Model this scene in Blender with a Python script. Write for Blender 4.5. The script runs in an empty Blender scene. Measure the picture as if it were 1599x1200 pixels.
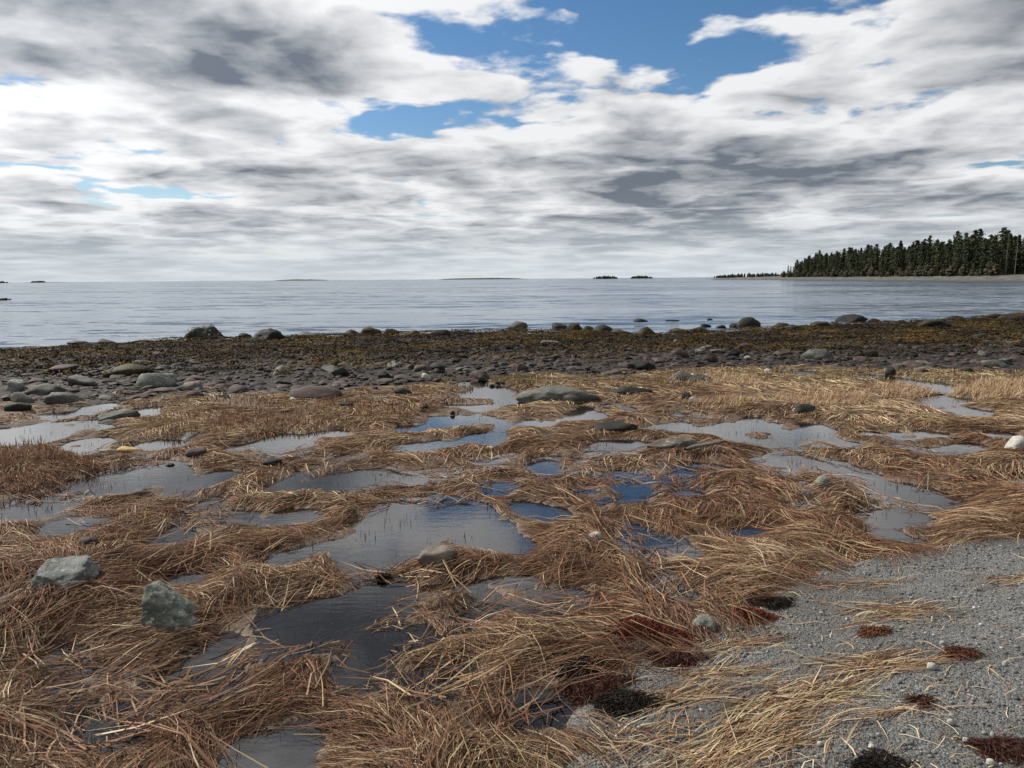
import bpy, bmesh, math, random
import numpy as np
from mathutils import Matrix, Vector, noise as mnoise

random.seed(7)
RNG = np.random.default_rng(11)
scene = bpy.context.scene
COL = scene.collection

# ------------------------------------------------------------------ camera
PW, PH, FPX = 1599.0, 1200.0, 1142.0          # photograph size, focal length in its pixels
CAM_Z = 2.30                                   # eye height above the sea (sea level is z = 0)
POOL_Z = 0.65                                  # water level of the marsh pools
PITCH, ROLL = math.radians(8.19), math.radians(-0.42)
cam_rot = Matrix.Rotation(math.radians(90) - PITCH, 3, 'X') @ Matrix.Rotation(ROLL, 3, 'Z')
cd = bpy.data.cameras.new('camera')
cd.sensor_width = 36.0
cd.lens = FPX / PW * 36.0
cd.clip_start = 0.05
cd.clip_end = 60000
cam = bpy.data.objects.new('camera', cd)
COL.objects.link(cam)
cam.matrix_world = Matrix.Translation((0, 0, CAM_Z)) @ cam_rot.to_4x4()
scene.camera = cam
CR = np.array(cam_rot)

# ------------------------------------------------------------------ sky, sun, exposure
SUN_EL, SUN_AZ = math.radians(40), math.radians(-58)     # azimuth from the view direction, minus = left
world = bpy.data.worlds.new('World')
scene.world = world
world.cycles.sampling_method = 'MANUAL'; world.cycles.sample_map_resolution = 512
world.use_nodes = True
def build_world():
    nt = world.node_tree
    N, L = nt.nodes, nt.links
    N.clear()
    def new(t, **kw):
        n = N.new(t)
        for k, v in kw.items():
            setattr(n, k, v)
        return n
    def val(sock, v):
        if isinstance(v, (int, float)): sock.default_value = v
        elif isinstance(v, (tuple, list)): sock.default_value = v
        else: L.new(v, sock)
    def math_(op, a, b=None, c=None, clamp=False):
        n = new('ShaderNodeMath', operation=op, use_clamp=clamp)
        val(n.inputs[0], a)
        if b is not None: val(n.inputs[1], b)
        if c is not None: val(n.inputs[2], c)
        return n.outputs[0]
    def vmath(op, a, b=None):
        n = new('ShaderNodeVectorMath', operation=op)
        val(n.inputs[0], a)
        if b is not None: val(n.inputs[1], b)
        return n.outputs['Value'] if op in ('LENGTH', 'DOT_PRODUCT') else n.outputs[0]
    def smooth(x, a, b, lo=0.0, hi=1.0):
        n = new('ShaderNodeMapRange', interpolation_type='SMOOTHSTEP')
        val(n.inputs[0], x); val(n.inputs[1], a); val(n.inputs[2], b); val(n.inputs[3], lo); val(n.inputs[4], hi)
        return n.outputs[0]
    def noise(v, scale, detail, rough, dist=0.0, dim='2D'):
        n = new('ShaderNodeTexNoise', noise_dimensions=dim)
        L.new(v, n.inputs['Vector'])
        n.inputs['Scale'].default_value = scale
        n.inputs['Detail'].default_value = detail
        n.inputs['Roughness'].default_value = rough
        n.inputs['Distortion'].default_value = dist
        return n.outputs[0]
    def mixc(f, a, b):
        n = new('ShaderNodeMix', data_type='RGBA')
        val(n.inputs[0], f); val(n.inputs[6], a); val(n.inputs[7], b)
        return n.outputs[2]
    tc = new('ShaderNodeTexCoord')
    d = vmath('NORMALIZE', tc.outputs['Generated'])
    sep = new('ShaderNodeSeparateXYZ'); L.new(d, sep.inputs[0])
    x, y, z = sep.outputs
    zc = math_('MAXIMUM', z, 0.0)
    zz = math_('ADD', zc, 0.085)
    comb = new('ShaderNodeCombineXYZ')
    L.new(math_('DIVIDE', x, zz), comb.inputs[0]); L.new(math_('DIVIDE', y, zz), comb.inputs[1])
    p = comb.outputs[0]
    po = vmath('ADD', p, CLOUD_SEED)
    def voro(v, scale, detail):
        n = new('ShaderNodeTexVoronoi', feature='SMOOTH_F1', voronoi_dimensions='2D')
        L.new(v, n.inputs['Vector'])
        n.inputs['Scale'].default_value = scale; n.inputs['Detail'].default_value = detail
        n.inputs['Roughness'].default_value = 0.55; n.inputs['Lacunarity'].default_value = 2.1; n.inputs['Smoothness'].default_value = 0.6
        return n.outputs['Distance']
    warp = new('ShaderNodeTexNoise', noise_dimensions='2D'); L.new(po, warp.inputs['Vector']); warp.inputs['Scale'].default_value = 1.4; warp.inputs['Detail'].default_value = 5
    wv = vmath('MULTIPLY', vmath('SUBTRACT', warp.outputs['Color'], (0.5, 0.5, 0.5)), (0.75, 0.75, 0.0))
    def density(v):
        big = noise(v, 0.50, 2.0, 0.5, 0.0)
        det = noise(v, 1.7, 9.0, 0.62, 0.0)
        puff = math_('SUBTRACT', 0.85, voro(vmath('ADD', v, wv), VSCALE, 2.5))
        a = math_('ADD', math_('MULTIPLY', big, 0.55), math_('MULTIPLY', det, 0.30))
        return math_('ADD', a, math_('MULTIPLY', puff, 0.24))
    ds = vmath('ADD', vmath('MULTIPLY', d, (1.0, 1.0, 1.7)), CLOUD_SEED)
    def curl(v): return math_('MULTIPLY', noise(v, 9.0, 5.0, 0.60, 0.0, '3D'), 0.13)
    n0 = math_('ADD', density(po), curl(ds))
    # the open blue gap in the cloud deck, in deck coordinates
    def gap(cx, cy, ang, sx, sy, amount):
        m = new('ShaderNodeMapping', vector_type='TEXTURE')
        L.new(p, m.inputs[0])
        m.inputs[1].default_value = (cx, cy, 0); m.inputs[2].default_value = (0, 0, ang); m.inputs[3].default_value = (sx, sy, 1)
        return smooth(vmath('LENGTH', m.outputs[0]), 0.15, 1.35, amount, 0.0)
    g = math_('MAXIMUM', gap(0.30, 2.50, math.radians(-6), 0.95, 0.62, GAP_A), gap(-0.45, 3.25, math.radians(-45), 0.75, 0.33, GAP_A * 0.85))
    dens = math_('SUBTRACT', n0, g)
    cover = math_('MAXIMUM', smooth(dens, COV, COV + 0.075), smooth(z, 0.02, 0.12, 0.85, 0.0))
    thick = smooth(dens, COV + 0.03, COV + 0.36)
    # light comes through from the sun's side: compare with the deck a little towards the sun
    sd = (math.sin(SUN_AZ) * 0.10, -0.17, 0)
    n1 = math_('ADD', density(vmath('ADD', po, sd)), curl(vmath('ADD', ds, (-0.012, 0, 0.05))))
    lit = math_('MULTIPLY', math_('SUBTRACT', n0, n1), 3.4)
    shade = math_('SUBTRACT', math_('MULTIPLY', thick, 1.0), lit, clamp=True)
    ccol = mixc(shade, (0.95, 0.955, 0.97, 1), (0.175, 0.205, 0.250, 1))
    # towards the horizon the deck pales in the air
    # thin cloud towards the sun passes more of its light
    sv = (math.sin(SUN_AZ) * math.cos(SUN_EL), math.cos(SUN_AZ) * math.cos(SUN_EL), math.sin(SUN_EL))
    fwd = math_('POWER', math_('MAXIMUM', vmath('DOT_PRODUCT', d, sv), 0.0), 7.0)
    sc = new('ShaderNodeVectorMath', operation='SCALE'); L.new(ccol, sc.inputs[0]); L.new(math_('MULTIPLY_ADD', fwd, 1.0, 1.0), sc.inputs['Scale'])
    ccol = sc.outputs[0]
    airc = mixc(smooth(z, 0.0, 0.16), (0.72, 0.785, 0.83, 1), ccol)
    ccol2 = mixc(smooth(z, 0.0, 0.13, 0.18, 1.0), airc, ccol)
    sky = new('ShaderNodeTexSky', sky_type='NISHITA')
    sky.sun_disc = False
    sky.sun_elevation = SUN_EL
    sky.sun_rotation = SUN_AZ
    sky.altitude = 300
    sky.air_density = 1.0; sky.dust_density = 0.4; sky.ozone_density = 2.0
    hs = new('ShaderNodeHueSaturation'); L.new(sky.outputs[0], hs.inputs['Color'])
    hs.inputs['Saturation'].default_value = 1.25; hs.inputs['Value'].default_value = 0.80
    b1 = new('ShaderNodeBackground'); L.new(hs.outputs[0], b1.inputs[0]); b1.inputs[1].default_value = 0.10
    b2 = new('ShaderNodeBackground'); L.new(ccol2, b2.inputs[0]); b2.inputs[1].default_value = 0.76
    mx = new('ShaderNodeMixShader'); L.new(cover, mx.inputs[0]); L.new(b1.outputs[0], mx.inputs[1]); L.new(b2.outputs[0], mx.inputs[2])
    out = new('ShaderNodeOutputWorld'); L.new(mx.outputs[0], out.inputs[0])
CLOUD_SEED = (3.7, 1.9, 0.0); VSCALE = 1.5; GAP_A = 0.20; COV = 0.310
build_world()
sun = bpy.data.lights.new('sun', 'SUN')
sun.energy = 5.0; sun.angle = math.radians(1.2); sun.color = (1.0, 0.95, 0.87)
so = bpy.data.objects.new('sun', sun); COL.objects.link(so)
to_sun = Vector((math.sin(SUN_AZ) * math.cos(SUN_EL), math.cos(SUN_AZ) * math.cos(SUN_EL), math.sin(SUN_EL)))
so.rotation_euler = to_sun.to_track_quat('Z', 'Y').to_euler()
so.location = (0, 0, 30)
vs = scene.view_settings
vs.view_transform = 'Standard'; vs.look = 'None'; vs.exposure = 0.28; vs.gamma = 1.0

# ------------------------------------------------------------------ helpers
def tag(o, label=None, cat=None, group=None, kind=None):
    if label: o['label'] = label
    if cat: o['category'] = cat
    if group: o['group'] = group
    if kind: o['kind'] = kind
    return o
def link(name, data, parent=None):
    o = bpy.data.objects.new(name, data)
    COL.objects.link(o)
    if parent: o.parent = parent
    return o
def mesh_np(name, V, F, mat=None, col=None, smooth=True):
    """mesh from numpy arrays: V (n,3), F (m,3) or (m,4), col (n,3) per-vertex own colour"""
    me = bpy.data.meshes.new(name)
    V = np.ascontiguousarray(V, dtype=np.float32); F = np.ascontiguousarray(F, dtype=np.int32)
    k = F.shape[1]
    me.vertices.add(len(V)); me.vertices.foreach_set('co', V.ravel())
    me.loops.add(F.size); me.loops.foreach_set('vertex_index', F.ravel())
    me.polygons.add(len(F))
    me.polygons.foreach_set('loop_start', np.arange(0, F.size, k, dtype=np.int32))
    me.polygons.foreach_set('use_smooth', np.full(len(F), smooth, dtype=bool))
    if col is not None:
        a = me.attributes.new('tint', 'FLOAT_COLOR', 'POINT')
        c4 = np.ones((len(V), 4), dtype=np.float32); c4[:, :3] = col
        a.data.foreach_set('color', c4.ravel())
    if mat: me.materials.append(mat)
    me.update(calc_edges=True)
    me.validate()
    return me
def hash2(xi, yi, seed):
    h = (xi.astype(np.int64) * 374761393 + yi.astype(np.int64) * 668265263 + seed * 2147483647) & 0xffffffff
    h = ((h ^ (h >> 13)) * 1274126177) & 0xffffffff
    h = ((h ^ (h >> 15)) * 2246822519) & 0xffffffff
    return (h ^ (h >> 16)).astype(np.float64) / 4294967295.0
def vnoise(x, y, seed=0):
    x = np.asarray(x, float); y = np.asarray(y, float)
    xi = np.floor(x); yi = np.floor(y)
    fx = x - xi; fy = y - yi
    fx = fx * fx * fx * (fx * (fx * 6 - 15) + 10); fy = fy * fy * fy * (fy * (fy * 6 - 15) + 10)
    a = hash2(xi, yi, seed); b = hash2(xi + 1, yi, seed); c = hash2(xi, yi + 1, seed); d = hash2(xi + 1, yi + 1, seed)
    return (a + (b - a) * fx) * (1 - fy) + (c + (d - c) * fx) * fy
def fbm(x, y, seed=0, octv=4, gain=0.5):
    s = 0; a = 1; t = 0
    for k in range(octv):
        ang = 0.6 * k
        xr = x * math.cos(ang) - y * math.sin(ang); yr = x * math.sin(ang) + y * math.cos(ang)
        s = s + a * vnoise(xr * 2 ** k + 17.3 * k, yr * 2 ** k - 9.1 * k, seed + k); t += a; a *= gain
    return s / t
def sstep(x, a, b):
    t = np.clip((np.asarray(x, float) - a) / (b - a), 0, 1)
    return t * t * (3 - 2 * t)
def at(px, py, z):
    """the point at height z seen at pixel (px, py) of the photograph"""
    d = CR @ np.array([(px - PW / 2) / FPX, (PH / 2 - py) / FPX, -1.0])
    t = (z - CAM_Z) / d[2]
    return np.array([d[0] * t, d[1] * t])
def poly_sdf(X, Y, poly):
    """signed distance (negative inside) of points to a polygon"""
    P = np.asarray(poly, float); n = len(P)
    best = np.full(X.shape, 1e9); inside = np.zeros(X.shape, bool)
    for i in range(n):
        ax, ay = P[i]; bx, by = P[(i + 1) % n]
        ex, ey = bx - ax, by - ay
        t = np.clip(((X - ax) * ex + (Y - ay) * ey) / (ex * ex + ey * ey + 1e-12), 0, 1)
        best = np.minimum(best, (X - ax - t * ex) ** 2 + (Y - ay - t * ey) ** 2)
        c = ((ay > Y) != (by > Y)) & (X < (bx - ax) * (Y - ay) / (by - ay + 1e-12) + ax)
        inside ^= c
    s = np.sqrt(best)
    return np.where(inside, -s, s)

# ------------------------------------------------------------------ materials
def material(name, build):
    m = bpy.data.materials.new(name); m.use_nodes = True
    nt = m.node_tree; nt.nodes.clear()
    out = nt.nodes.new('ShaderNodeOutputMaterial')
    class G: pass
    g = G(); g.nt = nt; g.N = nt.nodes; g.L = nt.links
    def new(t, **kw):
        n = nt.nodes.new(t)
        for k, v in kw.items(): setattr(n, k, v)
        return n
    def put(s, v):
        if hasattr(v, 'links'): nt.links.new(v, s)
        elif isinstance(v, tuple) and len(v) == 3 and s.type == 'RGBA': s.default_value = v + (1,)
        else: s.default_value = v
    def noise(v, scale, detail=4, rough=0.55, dist=0):
        n = new('ShaderNodeTexNoise'); put(n.inputs['Vector'], v)
        n.inputs['Scale'].default_value = scale; n.inputs['Detail'].default_value = detail
        n.inputs['Roughness'].default_value = rough; n.inputs['Distortion'].default_value = dist
        return n.outputs[0]
    def mix(f, a, b):
        n = new('ShaderNodeMix', data_type='RGBA'); put(n.inputs[0], f); put(n.inputs[6], a); put(n.inputs[7], b); return n.outputs[2]
    def ramp(x, a, b, lo=0.0, hi=1.0):
        n = new('ShaderNodeMapRange', interpolation_type='SMOOTHSTEP')
        put(n.inputs[0], x); n.inputs[1].default_value = a; n.inputs[2].default_value = b; n.inputs[3].default_value = lo; n.inputs[4].default_value = hi
        return n.outputs[0]
    def bump(h, strength, dist, normal=None):
        n = new('ShaderNodeBump'); put(n.inputs['Height'], h); n.inputs['Strength'].default_value = strength; n.inputs['Distance'].default_value = dist
        if normal is not None: put(n.inputs['Normal'], normal)
        return n.outputs[0]
    def princ(base, rough=0.7, normal=None, spec=0.4):
        n = new('ShaderNodeBsdfPrincipled'); put(n.inputs['Base Color'], base); put(n.inputs['Roughness'], rough)
        n.inputs['Specular IOR Level'].default_value = spec
        if normal is not None: put(n.inputs['Normal'], normal)
        return n.outputs[0]
    def mapping(v, scale=(1, 1, 1), rot=(0, 0, 0)):
        n = new('ShaderNodeMapping'); put(n.inputs[0], v); n.inputs[3].default_value = scale; n.inputs[2].default_value = rot; return n.outputs[0]
    g.new, g.put, g.noise, g.mix, g.ramp, g.bump, g.princ, g.mapping = new, put, noise, mix, ramp, bump, princ, mapping
    g.attr = lambda a: (lambda n: (setattr(n, 'attribute_name', a), n.outputs['Color'])[1])(new('ShaderNodeAttribute'))
    g.pos = new('ShaderNodeNewGeometry').outputs['Position']
    tc = new('ShaderNodeTexCoord'); g.obj = tc.outputs['Object']
    g.rand = new('ShaderNodeObjectInfo').outputs['Random']
    nt.links.new(build(g), out.inputs['Surface'])
    return m

def m_grass(g):
    c = g.attr('tint')
    p = g.princ(c, 0.7, None, 0.10)
    t = g.new('ShaderNodeBsdfTranslucent'); g.put(t.inputs[0], c)
    mx = g.new('ShaderNodeMixShader'); mx.inputs[0].default_value = 0.15
    g.L.new(p, mx.inputs[1]); g.L.new(t.outputs[0], mx.inputs[2])
    return mx.outputs[0]
def m_peat(g):
    n = g.noise(g.pos, 7, 6, 0.6); n2 = g.noise(g.pos, 45, 5, 0.65)
    c = g.mix(g.ramp(n, 0.35, 0.65), (0.075, 0.048, 0.032), (0.15, 0.10, 0.062))
    c = g.mix(g.ramp(n2, 0.45, 0.7), c, (0.045, 0.03, 0.022))
    c = g.mix(g.attr('tint'), c, g.mix(g.ramp(n, 0.4, 0.6), (0.21, 0.185, 0.17), (0.29, 0.265, 0.245)))      # grey silt on the pool floors
    return g.princ(c, 0.8, g.bump(n2, 0.8, 0.02), 0.3)
def m_shore(g):
    v = g.new('ShaderNodeTexVoronoi'); g.put(v.inputs['Vector'], g.mapping(g.pos, (1, 1, 1))); v.inputs['Scale'].default_value = 9.0
    n = g.noise(g.pos, 1.3, 5, 0.6)
    c = g.mix(v.outputs['Color'], (0.020, 0.015, 0.0135), (0.044, 0.032, 0.028))
    c = g.mix(g.ramp(n, 0.42, 0.62), c, (0.021, 0.018, 0.013))
    return g.princ(c, 0.8, g.bump(v.outputs['Distance'], 1.0, -0.06), 0.15)
def m_gravel(g):
    v = g.new('ShaderNodeTexVoronoi'); g.put(v.inputs['Vector'], g.pos); v.inputs['Scale'].default_value = 150.0
    v2 = g.new('ShaderNodeTexVoronoi'); g.put(v2.inputs['Vector'], g.pos); v2.inputs['Scale'].default_value = 60.0
    bw = g.new('ShaderNodeRGBToBW'); g.put(bw.inputs[0], v.outputs['Color'])
    c = g.mix(g.ramp(bw.outputs[0], 0.15, 0.85), (0.055, 0.056, 0.054), (0.185, 0.185, 0.178))
    c = g.mix(g.ramp(g.noise(g.pos, 1.7, 5), 0.42, 0.60), c, g.mix(0.62, c, (0.060, 0.056, 0.050)))
    b = g.bump(v.outputs['Distance'], 0.8, -0.008); b = g.bump(v2.outputs['Distance'], 0.5, -0.012, b)
    return g.princ(c, 0.75, b, 0.35)
def m_pebble(g):
    c = g.attr('tint'); n = g.noise(g.pos, 220, 3)
    return g.princ(g.mix(g.ramp(n, 0.3, 0.7, 0, 0.35), c, (0.07, 0.07, 0.07)), 0.65, g.bump(n, 0.3, 0.002), 0.35)
def m_cobble(g):
    c = g.attr('tint'); n = g.noise(g.pos, 14, 5, 0.65)
    c2 = g.mix(g.ramp(n, 0.35, 0.7, 0, 0.55), c, (0.05, 0.045, 0.042))
    return g.princ(c2, 0.75, g.bump(g.noise(g.pos, 30, 4), 0.7, 0.02), 0.15)
def rock_mat(name, c1, c2, lichen=None, amount=0.6, rough=0.65, band=3.0, weed=None):
    def b(g):
        n = g.noise(g.mapping(g.pos, (1, 1, 2.2)), band, 6, 0.62, 0.6); n2 = g.noise(g.pos, band * 9, 6, 0.7)
        c = g.mix(g.ramp(n, 0.34, 0.66), c1, c2)
        c = g.mix(g.ramp(n2, 0.5, 0.75, 0, 0.6), c, tuple(x * 0.45 for x in c1))
        if lichen:
            c = g.mix(g.ramp(g.noise(g.pos, band * 3.1, 5, 0.68), amount, amount + 0.07), c, lichen)
        if weed:
            c = g.mix(g.ramp(g.noise(g.pos, band * 1.2, 4, 0.6), 0.48, 0.58), c, weed)
        vein = g.noise(g.mapping(g.pos, (3, 3, 14), (0.4, 0.3, 0)), band * 1.5, 5, 0.6, 1.5)
        bb = g.bump(vein, 0.55, 0.03); bb = g.bump(n2, 0.55, 0.012, bb)
        return g.princ(c, rough, bb, 0.2)
    return material(name, b)
def m_water(g):
    w = g.noise(g.mapping(g.pos, (1, 2.2, 1)), 9, 4, 0.6)
    nrm = g.bump(w, 0.10, 0.006)
    gl = g.new('ShaderNodeBsdfGlossy'); gl.inputs['Roughness'].default_value = 0.02; gl.inputs['Color'].default_value = (1, 1, 1, 1); g.put(gl.inputs['Normal'], nrm)
    tr = g.new('ShaderNodeBsdfTransparent'); tr.inputs[0].default_value = (0.78, 0.75, 0.73, 1)
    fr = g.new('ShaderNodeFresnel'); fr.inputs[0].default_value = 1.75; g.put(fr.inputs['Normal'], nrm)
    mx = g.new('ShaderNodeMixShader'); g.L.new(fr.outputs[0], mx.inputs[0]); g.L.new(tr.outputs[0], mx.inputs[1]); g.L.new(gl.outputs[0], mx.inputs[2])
    return mx.outputs[0]
def m_sea(g):
    def slope(v, scale, detail, kx, ky):
        n = g.new('ShaderNodeTexNoise', noise_dimensions='2D'); g.put(n.inputs['Vector'], v); n.inputs['Scale'].default_value = scale; n.inputs['Detail'].default_value = detail; n.inputs['Roughness'].default_value = 0.65
        m = g.new('ShaderNodeVectorMath', operation='MULTIPLY_ADD'); g.put(m.inputs[0], n.outputs['Color']); m.inputs[1].default_value = (kx, ky, 0); m.inputs[2].default_value = (-kx / 2, -ky / 2, 0)
        return m.outputs[0]
    def add(a, b):
        m = g.new('ShaderNodeVectorMath', operation='ADD'); g.put(m.inputs[0], a); g.put(m.inputs[1], b); return m.outputs[0]
    s = add(slope(g.mapping(g.pos, (0.35, 1.0, 1), (0, 0, 0.10)), 0.9, 5, 0.60, 1.15), slope(g.mapping(g.pos, (0.10, 0.5, 1), (0, 0, -0.08)), 0.12, 6, 0.45, 0.85))
    s = add(s, slope(g.mapping(g.pos, (0.28, 1.0, 1), (0, 0, 0.05)), 0.28, 4, 0.45, 0.95))
    s = add(s, slope(g.mapping(g.pos, (0.5, 1.0, 1)), 4.0, 3, 0.25, 0.35))
    s = add(s, (0.0, 0.0, 1.0))
    nn = g.new('ShaderNodeVectorMath', operation='NORMALIZE'); g.put(nn.inputs[0], s)
    c = g.noise(g.mapping(g.pos, (0.02, 0.08, 1)), 0.25, 4, 0.6)
    col = g.mix(g.ramp(c, 0.4, 0.6), (0.035, 0.070, 0.118), (0.050, 0.088, 0.138))
    return g.princ(col, g.ramp(c, 0.35, 0.65, 0.08, 0.16), nn.outputs[0], 0.5)
def m_weed(g):
    return g.princ(g.attr('tint'), 0.8, None, 0.06)
M = dict(weed=material('rockweed', m_weed), grass=material('dry_grass', m_grass), peat=material('peat', m_peat), shore=material('shore_stones', m_shore),
         gravel=material('gravel', m_gravel), pebble=material('pebble', m_pebble), cobble=material('cobble', m_cobble),
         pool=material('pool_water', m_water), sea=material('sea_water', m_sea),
         r_green=rock_mat('rock_grey_green', (0.085, 0.096, 0.078), (0.225, 0.237, 0.200), (0.37, 0.39, 0.34), 0.57, 0.8, 9.0),
         r_slate=rock_mat('rock_slate', (0.095, 0.103, 0.096), (0.22, 0.23, 0.218), (0.31, 0.325, 0.31), 0.58, 0.8, 8.0),
         r_grey=rock_mat('rock_grey', (0.060, 0.060, 0.053), (0.125, 0.123, 0.108), (0.20, 0.205, 0.18), 0.60, 0.75, 5.0),
         r_dark=rock_mat('rock_dark', (0.012, 0.0115, 0.0105), (0.028, 0.025, 0.021), None, 0.6, 0.65, 5.0),
         r_white=rock_mat('rock_dark_barnacle', (0.018, 0.018, 0.016), (0.050, 0.050, 0.044), (0.46, 0.46, 0.43), 0.565, 0.6, 2.2),
         r_red=rock_mat('rock_reddish', (0.048, 0.034, 0.031), (0.100, 0.070, 0.062), None, 0.6, 0.75, 5.0),
         r_weed=rock_mat('rock_weedy', (0.014, 0.013, 0.010), (0.028, 0.024, 0.018), None, 0.6, 0.7, 3.0, (0.045, 0.033, 0.010)),
         r_pale=rock_mat('rock_pale', (0.34, 0.33, 0.29), (0.50, 0.48, 0.43), (0.62, 0.61, 0.57), 0.62, 0.7, 5.0),
         r_tan=rock_mat('rock_tan', (0.12, 0.10, 0.08), (0.21, 0.18, 0.145), (0.27, 0.26, 0.22), 0.6, 0.75, 7.0),
         frag_yellow=rock_mat('fragment_yellow', (0.42, 0.27, 0.08), (0.58, 0.42, 0.16), None, 0.6, 0.6, 8.0),
         wood=rock_mat('weathered_wood', (0.07, 0.06, 0.05), (0.17, 0.155, 0.13), (0.34, 0.34, 0.30), 0.60, 0.75, 5.0))

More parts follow.
